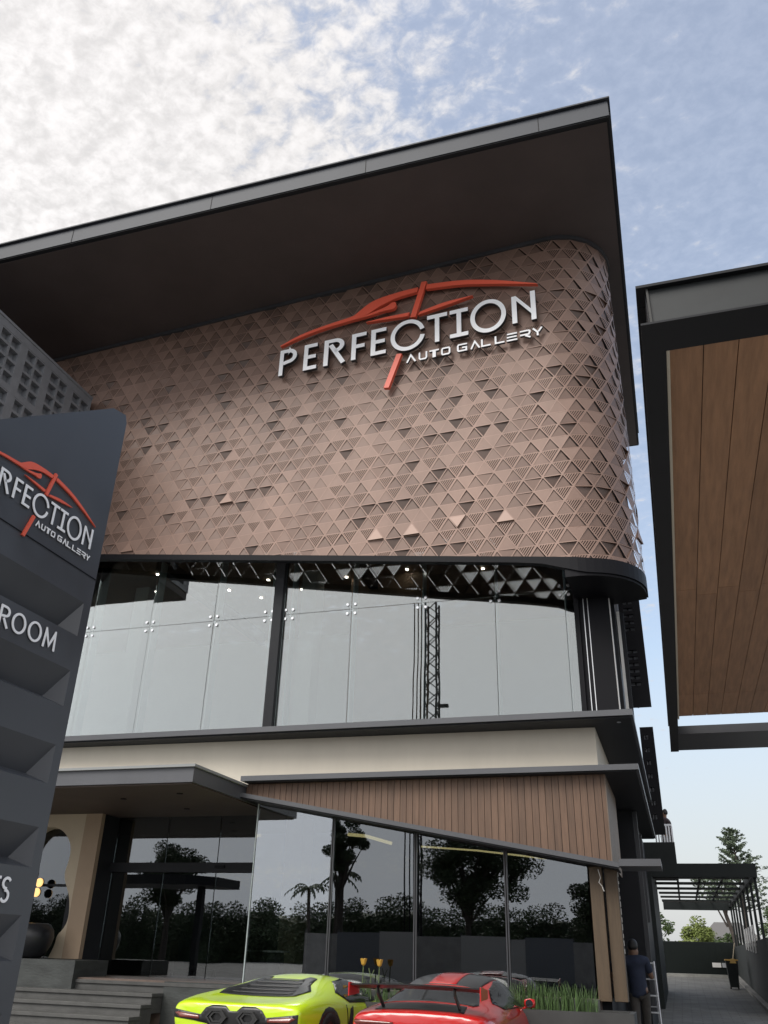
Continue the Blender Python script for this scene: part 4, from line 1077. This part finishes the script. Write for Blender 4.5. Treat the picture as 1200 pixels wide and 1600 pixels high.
for sg in (-1,1):
    G.patch('tail_light', [(sg*.52,.608),(sg*.52,.65),(sg*.86,.682),(sg*.92,.67),(sg*.84,.62)], 'rear', TAIL, off=.012, grid=.04)
    m = MB(); c = Vector((sg*.235, -.02, .645))
    for (ro, ri, y0_, y1_) in ((.155,.125,-.05,.04),(.115,.080,-.035,.04)):
        ho = [(c.x+ro*1.05*cos(pi*k/3), y0_, c.z+ro*.62*sin(pi*k/3)) for k in range(6)]; hi = [(c.x+ri*1.05*cos(pi*k/3), y0_, c.z+ri*.62*sin(pi*k/3)) for k in range(6)]
        for k in range(6):
            j = (k+1) % 6
            m.hexa([ho[k],ho[j],hi[j],hi[k]], [(p[0],y1_,p[2]) for p in (ho[k],ho[j],hi[j],hi[k])])
    G.mesh('exhaust_pipe', m, CARB2)
    G.patch('bumper_slot', [(sg*.50,.485),(sg*.54,.53),(sg*.86,.52),(sg*.84,.48)], 'rear', CARBK, grid=.05)
for k in range(5):
    y_ = .72+.17*k; wv = .50-.04*k; G.patch('cover_louvre', [(-wv,y_),(wv,y_),(wv,y_+.035),(-wv,y_+.035)], 'top', CARB2, off=.018, grid=.06)
for sg, vw in ((1,'right'),(-1,'left')):
    G.patch('door_seam', [(1.60,.30),(1.625,.30),(1.60,.78),(1.575,.78)], vw, CARBK, off=.004); G.patch('door_seam', [(3.02,.25),(3.04,.25),(3.20,.76),(3.18,.76)], vw, CARBK, off=.004)
m = MB(); m.box(-.75,.75,-.02,.40,.20,.40); G.mesh('diffuser', m, CARBK, bevel=.02)
for k in range(5):
    m = MB(); m.box(-.5+.25*k-.008,-.5+.25*k+.008,-.10,.2,.16,.38); G.mesh('diffuser_fin', m, CARBK)
for x in (-.86,.86):
    G.wheel(x, .92, .36, .33, RIMK); G.wheel(x*.985, 3.72, .345, .27, RIMK)
    sg = 1 if x > 0 else -1
    m = MB(); m.tube([(sg*.86,2.95,.84),(sg*1.0,2.93,.93)], .018, 6); m.lathe((sg*1.05,2.93,.96), [(0,-.06),(.05,-.05),(.062,0),(.05,.05),(0,.06)], 12, 'x'); G.mesh('door_mirror', m, CARBK, smooth=True)

REDP = mat('red_paint', (.52,.016,.014), .28, 0, .5, coat=1)
R_ = Car('red_coupe', 'red coupe with a big rear wing and a black roof with red stripe', (-3.24,11.75,0), radians(2), REDP, [
 (.00, [(0,.38),(.55,.38),(.74,.42),(.80,.58),(.80,.74),(.74,.82),(.56,.85),(.38,.86),(0,.87)]),
 (.06, [(0,.32),(.60,.32),(.83,.38),(.88,.58),(.88,.76),(.81,.86),(.58,.89),(.38,.90),(0,.91)]),
 (.40, [(0,.18),(.66,.18),(.91,.24),(.945,.55),(.935,.78),(.86,.90),(.60,.945),(.40,.96),(0,.975)]),
 (.85, [(0,.15),(.68,.15),(.92,.22),(.95,.52),(.94,.77),(.85,.90),(.62,1.00),(.45,1.06),(0,1.09)]),
 (1.30,[(0,.15),(.68,.15),(.91,.22),(.93,.50),(.92,.75),(.83,.87),(.65,1.08),(.51,1.205),(0,1.25)]),
 (1.80,[(0,.15),(.68,.15),(.88,.20),(.90,.48),(.89,.72),(.81,.84),(.67,1.14),(.53,1.29),(0,1.335)]),
 (2.20,[(0,.15),(.68,.15),(.87,.20),(.89,.48),(.88,.72),(.80,.84),(.67,1.14),(.53,1.295),(0,1.34)]),
 (2.65,[(0,.15),(.68,.15),(.87,.20),(.89,.48),(.88,.72),(.80,.83),(.67,1.05),(.54,1.21),(0,1.265)]),
 (3.15,[(0,.15),(.68,.15),(.88,.20),(.905,.48),(.90,.71),(.81,.80),(.67,.87),(.55,.95),(0,1.00)]),
 (3.60,[(0,.15),(.68,.15),(.89,.20),(.915,.46),(.91,.70),(.82,.78),(.66,.74),(.50,.78),(0,.82)]),
 (4.15,[(0,.15),(.66,.15),(.86,.20),(.89,.42),(.87,.60),(.78,.69),(.62,.63),(.46,.64),(0,.68)]),
 (4.48,[(0,.17),(.58,.17),(.72,.22),(.75,.36),(.72,.47),(.62,.52),(.52,.51),(.40,.51),(0,.53)]),
 (4.55,[(0,.22),(.50,.22),(.62,.26),(.64,.36),(.61,.42),(.53,.45),(.45,.45),(.35,.46),(0,.46)])], .93)
R_.patch('rear_window', [(-.60,.50),(.60,.50),(.64,.62),(.55,1.06),(.50,1.12),(-.50,1.12),(-.55,1.06),(-.64,.62)], 'top', CARGL, grid=.06)
R_.patch('roof_panel', [(-.50,1.18),(.50,1.18),(.53,1.6),(.53,2.3),(.47,2.5),(-.47,2.5),(-.53,2.3),(-.53,1.6)], 'top', mat('carbon_roof', (.022,.022,.024), .3, coat=.6), grid=.07, off=.005)
R_.patch('roof_stripe', [(-.19,1.19),(.19,1.19),(.19,2.49),(-.19,2.49)], 'top', REDP, grid=.07, off=.012)
R_.patch('windscreen', [(-.50,2.58),(.50,2.58),(.62,3.1),(.58,3.42),(-.58,3.42),(-.62,3.1)], 'top', CARGL)
for sg, vw in ((1,'right'),(-1,'left')):
    R_.patch('side_window', [(1.05,.975),(1.40,1.14),(1.85,1.235),(2.25,1.235),(2.65,1.12),(3.05,.89),(2.5,.87),(1.4,.89)], vw, CARGL)
    R_.patch('wheel_arch', [(.80+.40*cos(2*pi*k/20), .35+.40*sin(2*pi*k/20)) for k in range(20)], vw, CARBK, off=.003)
    R_.patch('wheel_arch', [(3.25+.39*cos(2*pi*k/20), .34+.38*sin(2*pi*k/20)) for k in range(20)], vw, CARBK, off=.003)
    R_.patch('tail_light', [(sg*.30,.735),(sg*.30,.76),(sg*.80,.775),(sg*.84,.755),(sg*.80,.72)], 'rear', TAIL, off=.01)
    m = MB(); m.tube([(sg*.78,2.72,.84),(sg*.86,2.70,.89)], .018, 6); m.lathe((sg*.90,2.70,.93), [(0,-.085),(.055,-.075),(.07,0),(.055,.07),(0,.08)], 14, 'x'); mo = R_.mesh('door_mirror', m, REDP, smooth=True)
    m = MB(); m.lathe((sg*.90,2.628,.93), [(0,0),(.055,0),(.055,.004),(0,.004)], 14, 'y'); R_.mesh('mirror_glass', m, CARGL, mo)
R_.patch('engine_grille', [(-.58,.10),(.58,.10),(.54,.42),(-.54,.42)], 'top', CARBK, grid=.06)
R_.patch('rear_bumper_vent', [(-.70,.47),(.70,.47),(.66,.56),(-.66,.56)], 'rear', CARBK, grid=.06)
# wing
wg = MB()
n = 16
for i in range(n):
    xa, xb = -.84+1.68*i/n, -.84+1.68*(i+1)/n
    sag = lambda x: .02*(1-(x/.84)**2)-.035
    a = [(xa,-.10,1.215+sag(xa)),(xa,.20,1.165+sag(xa)),(xa,.20,1.180+sag(xa)),(xa,.02,1.215+sag(xa)),(xa,-.10,1.232+sag(xa))]
    c = [(xb,p[1],p[2]-sag(xa)+sag(xb)) for p in a]
    k0 = len(wg.v)
    wg.v += [Vector(p) for p in a+c]
    for q in range(5):
        r_ = (q+1) % 5; wg.f.append([k0+q,k0+r_,k0+5+r_,k0+5+q]); wg.t.append(.5)
W_ = R_.mesh('rear_wing', wg, CARBK)
for sg in (-1,1):
    m = MB(); m.prism([(sg*.842,-.14,1.05),(sg*.842,.22,1.07),(sg*.842,.22,1.17),(sg*.842,-.10,1.215),(sg*.842,-.14,1.21)], (sg*.014,0,0)); R_.mesh('end_plate', m, REDP, W_)
    m = MB()
    pts = [(.02,1.19),(-.06,1.165),(-.05,1.09),(.10,.98),(.20,.91),(.27,.91),(.18,.99),(.03,1.10),(.0,1.155),(.06,1.165)]
    m2 = MB(); solid(m2, [[(p[0],p[1]) for p in pts]], lambda a,b_,d,sg=sg: Vector((sg*.50+d,a,b_)), -.008, .008); R_.mesh('wing_strut', m2, CARBK, W_)
m = MB(); m.box(-.84,.84,-.115,-.101,1.222,1.236); 
for x in (-.79,.79):
    R_.wheel(x, .80, .35, .31, mat('rim_bronze', (.20,.15,.09), .3, .7) if x < 0 else D.materials['rim_bronze']); R_.wheel(x, 3.25, .34, .26, D.materials['rim_bronze'])
m = MB()
for x in (-.08,.08): m.lathe((x,-.06,.42), [(.05,0),(.055,.0),(.055,.16),(.05,.16),(.05,0)], 16, 'y')
R_.mesh('exhaust_pipe', m, CHROME)

# ------------------------------------------------------------------ furniture seen through the glass
Sf = thing('lounge_sofa', 'brown lounge sofa behind the entrance glass', 'sofa', (-9.2,18.4,.93))
BR = mat('brown_leather', (.16,.10,.075), .5); BR2 = mat('dark_fabric', (.05,.05,.052), .9)
for b_ in ((-10.2,-8.2,18.0,18.9,1.06,1.36),): m = MB(); m.box(*b_); m.build('seat', BR, Sf, bevel=.05)
m = MB(); m.box(-10.2,-8.2,18.7,18.95,1.37,1.80); m.build('backrest', BR, Sf, bevel=.05)
for x in (-10.4,-8.2): m = MB(); m.box(x,x+.2,18.0,18.95,1.0,1.58); m.build('armrest', BR, Sf, bevel=.04)
for x in (-10.3,-8.15):
    for y in (18.05,18.85): m = MB(); m.box(x,x+.05,y,y+.05,.93,1.05); m.build('leg', BLACK, Sf)
Ac = thing('tub_armchair', 'dark round backed armchair behind the entrance glass', 'armchair', (-9.25,17.4,.93))
m = MB(); m.lathe((-9.25,17.4,.93), [(0,.22),(.36,.22),(.38,.30),(.38,.46),(.30,.50),(0,.50)], 24); m.build('seat', BR2, Ac, smooth=True)
m = MB()
for k in range(14):
    a0, a1 = radians(-10+200*k/14), radians(-10+200*(k+1)/14)
    hgt = lambda a: .80+.35*max(0,sin(a))
    q = lambda a, rr_, z: (-9.25+rr_*cos(a), 17.4-rr_*sin(a), .93+z)
    m.hexa([q(a0,.40,.3),q(a1,.40,.3),q(a1,.50,.3),q(a0,.50,.3)], [q(a0,.44,hgt(a0)),q(a1,.44,hgt(a1)),q(a1,.52,hgt(a1)),q(a0,.52,hgt(a0))])
m.build('backrest', BR2, Ac)
for k in range(4):
    a = pi/4+k*pi/2; m = MB(); m.tube([(-9.25+.28*cos(a),17.4+.28*sin(a),.93),(-9.25+.25*cos(a),17.4+.25*sin(a),1.16)], .02, 8); m.build('leg', BLACK, Ac)
Tb = thing('reception_stand', 'small pale topped stand just inside the left shop pane', 'stand', (-7.0,15.9,.93))
box('stand_top', WHITE, Tb, -7.2,-6.8,15.75,16.05,1.42,1.45); box('stand_body', BR2, Tb, -7.12,-6.88,15.8,16.0,.93,1.42)

# ------------------------------------------------------------------ trees
def leaves(m, c, rad, n, size, rng, flat=.75):
    for _ in range(n):
        while True:
            p = Vector((rng.uniform(-1,1),rng.uniform(-1,1),rng.uniform(-1,1)))
            if p.length <= 1: break
        p = Vector((p.x*rad, p.y*rad, p.z*rad*flat)) + c
        a = Vector((rng.gauss(0,1),rng.gauss(0,1),rng.gauss(0,.6))).normalized(); b_ = a.cross(Vector((rng.gauss(0,1),rng.gauss(0,1),rng.gauss(0,1)))).normalized()
        s_ = size*rng.uniform(.6,1.3); w = s_*.42
        m.face([p-a*s_*.5, p+b_*w*.5, p+a*s_*.5, p-b_*w*.5])
def tree(name, label, x, y, h, r_, trunk_h, leafm, seed, clumps=26, per=150, size=.16, flat=.85, group=None, lean=0, z0=None):
    rg = random.Random(seed); z0 = gz(y) if z0 is None else z0
    T = thing(name, label, 'tree', (x,y,z0), group)
    m = MB(); tr = max(.05, h*.022); top = Vector((x+lean, y, z0+h*.72))
    m.tube([(x,y,z0-.1),(x+lean*.2,y,z0+trunk_h*.6),(x+lean*.55,y+.05,z0+trunk_h*1.05),top], [tr*1.3,tr,tr*.8,tr*.2], 9)
    cr = MB(); cc = Vector((x+lean*.8,y,z0+(trunk_h+h)/2)); hz = (h-trunk_h)/2
    for k in range(clumps):
        while True:
            p = Vector((rg.uniform(-1,1),rg.uniform(-1,1),rg.uniform(-1,1)))
            if .25 < p.length <= 1: break
        p = p*(.55+.45*rg.random())/max(.5,p.length)**.3
        c = cc + Vector((p.x*r_, p.y*r_, p.z*hz))
        leaves(cr, c, r_*rg.uniform(.22,.40), per, size, rg, .75)
        if k % 2 == 0:
            s_ = Vector((x+lean*.5,y,z0+trunk_h*rg.uniform(.75,1.15))); m.tube([s_, s_.lerp(c,.5)+Vector((0,0,.1*r_)), c], [tr*.5,tr*.3,tr*.08], 5)
    m.build('trunk', BARK, T, fix=False); cr.build('crown', leafm, T, fix=False)
    return T
# beyond the gate
tree('broadleaf_tree','dark green tree at the left edge of the gap under the pergola',-1.9,62,3.4,1.6,1.0,LEAFM,3,18,140,.22)
tree('bright_shrub','yellow green bushy tree over the far gate under the pergola',.75,58,2.7,1.35,.5,LEAFL,4,26,150,.20,.8)
tree('bright_shrub','smaller olive green bush right of the yellow green one beyond the gate',2.35,60,2.1,1.1,.4,LEAFM,14,18,130,.2)
tree('overhanging_tree','loose tree with drooping branches hanging behind the pergola roof',2.9,56,5.6,1.8,2.9,LEAFP,6,16,110,.20,.7,lean=-.9)
tree('broadleaf_tree','dense green tree beside the pergola posts at the right edge',4.9,48,4.4,1.6,.9,LEAFM,8,24,150,.18)
tree('broadleaf_tree','tall thin tree just right of the spiky conifer',6.1,60,6.6,.9,2.2,LEAFP,9,14,90,.18)
def conifer(x, y, h, seed):
    rg = random.Random(seed); z0 = gz(y); T = thing('conifer_tree','spiky grey green conifer rising above the pergola roof','tree',(x,y,z0))
    m = MB(); m.tube([(x,y,z0-.1),(x,y,z0+h*.6),(x-.1,y,z0+h)], [.14,.08,.015], 8); cr = MB()
    lv = 22
    for k in range(lv):
        t = k/lv; z = z0+h*(.40+.60*t); ln = (1.75*(1-t)**.75+.22)
        for q in range(6):
            a = rg.uniform(0,2*pi); e = Vector((cos(a)*ln*rg.uniform(.7,1.1), sin(a)*ln*rg.uniform(.7,1.1), ln*rg.uniform(.25,.55)))
            b0 = Vector((x-.1*t,y,z)); m.tube([b0,b0+e*.6,b0+e],[.02,.014,.004],4)
            for w in range(16):
                s_ = rg.uniform(.3,1.08); leaves(cr, b0+e*s_, .14, 3, .19, rg, .6)
    m.build('trunk', BARK, T, fix=False); cr.build('crown', LEAFP, T, fix=False)
conifer(3.7, 60, 7.9, 2)
# a pale house far behind the gate
Hs = thing('far_house', 'pale house with a dark pitched roof glimpsed beyond the gate', 'house', (3.2,74,.99))
box('wall', WHITE, Hs, 1.9,5.2,74,80,.9,3.1)
m = MB(); m.hexa([(1.3,73.5,3.1),(5.4,73.5,3.1),(5.4,80.5,3.1),(1.3,80.5,3.1)],[(2.4,76.5,4.2),(4.2,76.5,4.2),(4.2,77.5,4.2),(2.4,77.5,4.2)]); m.build('roof', mat('house_roof', (.13,.125,.12), .8), Hs)
for x in (2.5,3.6): box('window', CARGL, Hs, x,x+.5,73.96,73.99,1.7,2.6)
# across the street, behind the camera: seen mirrored in the glass
tree('street_tree','tall narrow street tree mirrored beside the first shop glass joint',-17.7,-18,8.3,1.35,4.6,LEAF,21,34,420,.17,group='street trees mirrored in the glass',z0=0)
tree('street_tree','broad dark street tree mirrored in the third shop pane',-8.9,-12,6.6,2.1,3.3,LEAF,22,48,460,.16,group='street trees mirrored in the glass',z0=0)
tree('street_tree','leafy street tree mirrored in the entrance doors',-28.2,-15,7.4,2.0,3.2,LEAF,23,44,460,.17,group='street trees mirrored in the glass',z0=0)
tree('street_tree','round low tree mirrored at the right end of the shop glass',-4.6,-20,5.8,2.0,1.6,LEAF,24,38,430,.17,group='street trees mirrored in the glass',z0=0)
def palm(x, y, h, seed, w):
    rg = random.Random(seed); T = thing('palm_tree', w, 'palm', (x,y,0)); m = MB(); m.tube([(x,y,-.1),(x+.1,y,h*.5),(x,y,h)],[.2,.15,.12],8); m.build('trunk', BARK, T)
    cr = MB()
    for k in range(16):
        a = 2*pi*k/16+rg.uniform(-.2,.2); l = rg.uniform(1.2,1.9); up_ = rg.uniform(.1,.9); prev = Vector((x,y,h)); d = Vector((cos(a),sin(a),up_)).normalized(); side = Vector((-sin(a),cos(a),0))
        for s_ in range(7):
            nx = prev + d*l/7; d = (d+Vector((0,0,-.22))).normalized()
            for sg in (-1,1): cr.face([prev, nx, nx+side*sg*.32*(1-s_/8)-Vector((0,0,.18)), prev+side*sg*.05])
            prev = nx
    cr.build('crown', LEAF, T, fix=False)
palm(-25.2,-30,5.2,1,'palm tree mirrored low in the left shop pane'); palm(-20.2,-24,5.4,2,'palm tree mirrored left of the first shop glass joint')
rg = random.Random(77); hg = MB()
x = -110
while x < 30:
    h = 5.6+1.6*noise.noise(Vector((x*.12,0,0)))+1.2*noise.noise(Vector((x*.5,3,0))); 
    for k in range(5):
        leaves(hg, Vector((x+rg.uniform(-1.5,1.5), -62+rg.uniform(-2,2), h*(.12+.19*k))), 1.45, 330, .34, rg, .8)
    for _ in range(1):
        hc = h*.80; hg.hexa([(x-1.2,-65,-.1),(x+1.2,-65,-.1),(x+1.2,-62.5,-.1),(x-1.2,-62.5,-.1)],[(x-.8+rg.uniform(-.4,.4),-64.4,hc+rg.uniform(-.5,.4)),(x+.8,-64.2,hc+rg.uniform(-.5,.4)),(x+.7,-63.2,hc+rg.uniform(-.6,.3)),(x-.7,-63.2,hc+rg.uniform(-.6,.3))])
    x += 1.6
tag(hg.build('far_woodland', LEAF, fix=False), 'distant dark tree belt mirrored as one band along the shop glass', 'woodland', kind='stuff')
Fn = thing('site_fence', 'grey corrugated site fence mirrored low in the shop glass', 'fence', (-8,-8,0))
for j in range(9):
    m = MB(); x = -16+1.9*j
    for k in range(19): m.box(x+.1*k, x+.1*k+.098, -8-(.03 if k % 2 else 0), -7.97, .05, 2.05+.06*((j*7) % 3))
    m.build('sheet_panel', [mat('fence_grey', (.30,.29,.28), .6, namt=.2, nscale=2), mat('fence_blue_grey', (.17,.18,.20), .6), mat('fence_light', (.42,.41,.40), .6)][j % 3] if j < 3 else [D.materials['fence_grey'],D.materials['fence_blue_grey'],D.materials['fence_light']][(j*5) % 3], Fn)
for j in range(10):
    box('fence_post', STEEL, Fn, -16.05+1.9*j, -15.97+1.9*j, -8.12, -8.05, 0, 2.2)
Sh = thing('roadside_shelter', 'dark flat roofed shelter on one post mirrored in the entrance doors', 'shelter', (-23,-7,0))
m = MB(); m.prism([(-27.5,-9,4.05),(-20.8,-9,4.05),(-20.8,-6.5,4.05),(-22,-5.6,4.05),(-27.5,-5.6,4.05)],(0,0,.42)); m.build('roof', STEEL2, Sh)
for x in (-22.1,-27): box('post', STEEL2, Sh, x-.14,x+.14,-7.6,-7.3,0,4.05)
# lattice mast and its cables
Ms = thing('lattice_mast', 'dark lattice radio mast mirrored in the upper shop window', 'mast', (-15.9,-28.4,0))
m = MB(); mw_ = .42; HM = 25.5
cs4 = [(-15.9+sx*mw_, -28.4+sy*mw_) for sx, sy in ((-1,-1),(1,-1),(1,1),(-1,1))]
for c in cs4: m.tube([(*c,0),(*c,HM)], .075, 6)
m.build('leg_frame', BLACK, Ms)
m = MB(); z = 0; k = 0
while z < HM-.7:
    for i in range(4):
        a, c = cs4[i], cs4[(i+1) % 4]
        if k % 2: a, c = c, a
        m.tube([(*a,z),(*c,z+.75)], .04, 5)
    z += .75; k += 1
m.build('bracing', BLACK, Ms)
m = MB(); m.tube([(-16.75,-28.4,0),(-16.72,-28.4,25.6)], .05, 5); m.tube([(-17.1,-28.4,0),(-17.02,-28.4,25.6)], .05, 5); m.build('cable', BLACK, Ms)
m = MB(); m.box(-15.45,-14.7,-28.5,-28.2,17.3,17.5); m.build('bracket', BLACK, Ms)

# ------------------------------------------------------------------ sky and light
SUN_EL, SUN_AZ = radians(47), radians(-150)     # azimuth from +Y towards +X: high over the left shoulder, veiled by cloud
wd = D.worlds.new('World'); SC.world = wd; wd.use_nodes = True; nt = wd.node_tree; nt.nodes.clear(); L = nt.links
out = nt.nodes.new('ShaderNodeOutputWorld'); bg = nt.nodes.new('ShaderNodeBackground'); L.new(bg.outputs[0], out.inputs[0]); bg.inputs[1].default_value = .06
sky = nt.nodes.new('ShaderNodeTexSky'); sky.sky_type = 'NISHITA'; sky.sun_disc = False; sky.sun_elevation = SUN_EL; sky.sun_rotation = SUN_AZ; sky.air_density = 1.3; sky.dust_density = 2.2; sky.ozone_density = 1.5
def N(t, **kw):
    n = nt.nodes.new(t)
    for k, v in kw.items(): setattr(n, k, v)
    return n
def mth(op, a, b_=None, clamp=False):
    n = N('ShaderNodeMath', operation=op, use_clamp=clamp)
    for i, v in enumerate((a, b_)):
        if v is None: continue
        if isinstance(v, (int, float)): n.inputs[i].default_value = v
        else: L.new(v, n.inputs[i])
    return n.outputs[0]
def mr(v, a, b_, c, d, smooth=True):
    n = N('ShaderNodeMapRange'); n.interpolation_type = 'SMOOTHSTEP' if smooth else 'LINEAR'
    L.new(v, n.inputs[0]); n.inputs[1].default_value = a; n.inputs[2].default_value = b_; n.inputs[3].default_value = c; n.inputs[4].default_value = d
    return n.outputs[0]
tc = N('ShaderNodeTexCoord'); sep = N('ShaderNodeSeparateXYZ'); L.new(tc.outputs['Generated'], sep.inputs[0])
zz = mth('MAXIMUM', sep.outputs['Z'], 0.03); zz2 = mth('ADD', zz, .12)
px = mth('DIVIDE', sep.outputs['X'], zz2); py = mth('DIVIDE', sep.outputs['Y'], zz2)
cmb = N('ShaderNodeCombineXYZ'); L.new(px, cmb.inputs[0]); L.new(py, cmb.inputs[1])
def nz(scale, detail, rough, dist=0, off=(0,0,0), stretch=(1,1,1)):
    mp = N('ShaderNodeMapping'); mp.inputs['Location'].default_value = off; mp.inputs['Scale'].default_value = stretch; mp.inputs['Rotation'].default_value = (0,0,.5); L.new(cmb.outputs[0], mp.inputs[0])
    n = N('ShaderNodeTexNoise'); n.inputs['Scale'].default_value = scale; n.inputs['Detail'].default_value = detail; n.inputs['Roughness'].default_value = rough; n.inputs['Distortion'].default_value = dist
    L.new(mp.outputs[0], n.inputs['Vector']); return n.outputs['Fac']
big = nz(1.1, 4, .55, .3, (3,1,0)); mid = nz(23, 7, .60, .35, (0,2,0), (1.0,1.3,1)); fine = nz(60, 5, .6, .3)
# altocumulus field: full to the left and overhead, thinning to the right
side = mr(sep.outputs['X'], -.55, .30, 1.05, .20)
back = mr(sep.outputs['Y'], .15, -.25, 0, 1)
field = mth('MAXIMUM', side, back)
low = mr(sep.outputs['Z'], .05, .52, .85, 0)
base = mth('ADD', mth('MULTIPLY', big, .42), mth('MULTIPLY', mid, .85))
base = mth('ADD', base, mth('MULTIPLY', fine, .18))
cov = mth('ADD', base, mth('MULTIPLY', mth('SUBTRACT', field, .5), .62))
mask = mr(cov, .67, .99, .34, 1)
mask = mth('MAXIMUM', mask, mth('MULTIPLY', low, .95), True)
shade = mr(mth('ADD', mth('MULTIPLY', mid, .6), mth('MULTIPLY', fine, .4)), .36, .64, .76, 1.0)
soft = mr(sep.outputs['Z'], .25, .6, 1, 0)
shade = mth('ADD', mth('MULTIPLY', shade, mth('SUBTRACT', 1, soft)), mth('MULTIPLY', soft, .93))
glow = mr(mth('ADD', mth('MULTIPLY', sep.outputs['X'], -.8), mth('MULTIPLY', sep.outputs['Z'], .6)), .25, 1.0, .86, 1.12)
veil = mr(sep.outputs['Y'], -.1, -.8, 1.0, 1.8)
lum = mth('MULTIPLY', mth('MULTIPLY', shade, glow), veil)
cc_ = N('ShaderNodeMix'); cc_.data_type = 'RGBA'; L.new(mth('MULTIPLY', low, 1), cc_.inputs[0]); cc_.inputs[6].default_value = (6.55,6.38,6.35,1); cc_.inputs[7].default_value = (5.7,5.9,6.3,1)
vm = N('ShaderNodeVectorMath', operation='SCALE'); L.new(cc_.outputs[2], vm.inputs[0]); L.new(lum, vm.inputs['Scale'])
sk2 = N('ShaderNodeVectorMath', operation='SCALE'); L.new(sky.outputs[0], sk2.inputs[0]); sk2.inputs['Scale'].default_value = 1.62
mixs = N('ShaderNodeMix'); mixs.data_type = 'RGBA'; L.new(mask, mixs.inputs[0]); L.new(sk2.outputs[0], mixs.inputs[6]); L.new(vm.outputs[0], mixs.inputs[7])
L.new(mixs.outputs[2], bg.inputs[0])
sl = D.lights.new('sun','SUN'); so = D.objects.new('sun', sl); COL.objects.link(so); sl.energy = 1.25; sl.angle = radians(34); sl.color = (1,.96,.90)
dv = Vector((sin(SUN_AZ)*cos(SUN_EL), cos(SUN_AZ)*cos(SUN_EL), sin(SUN_EL))); so.rotation_euler = (-dv).to_track_quat('-Z','Y').to_euler(); so.location = dv*60

SC.view_settings.view_transform = 'Standard'; SC.view_settings.look = 'None'; SC.view_settings.exposure = 1.28; SC.view_settings.gamma = 1
SC.cycles.max_bounces = 10; SC.cycles.transparent_max_bounces = 16; SC.cycles.glossy_bounces = 6
for o in D.objects:
    if '_o' in o: del o['_o']
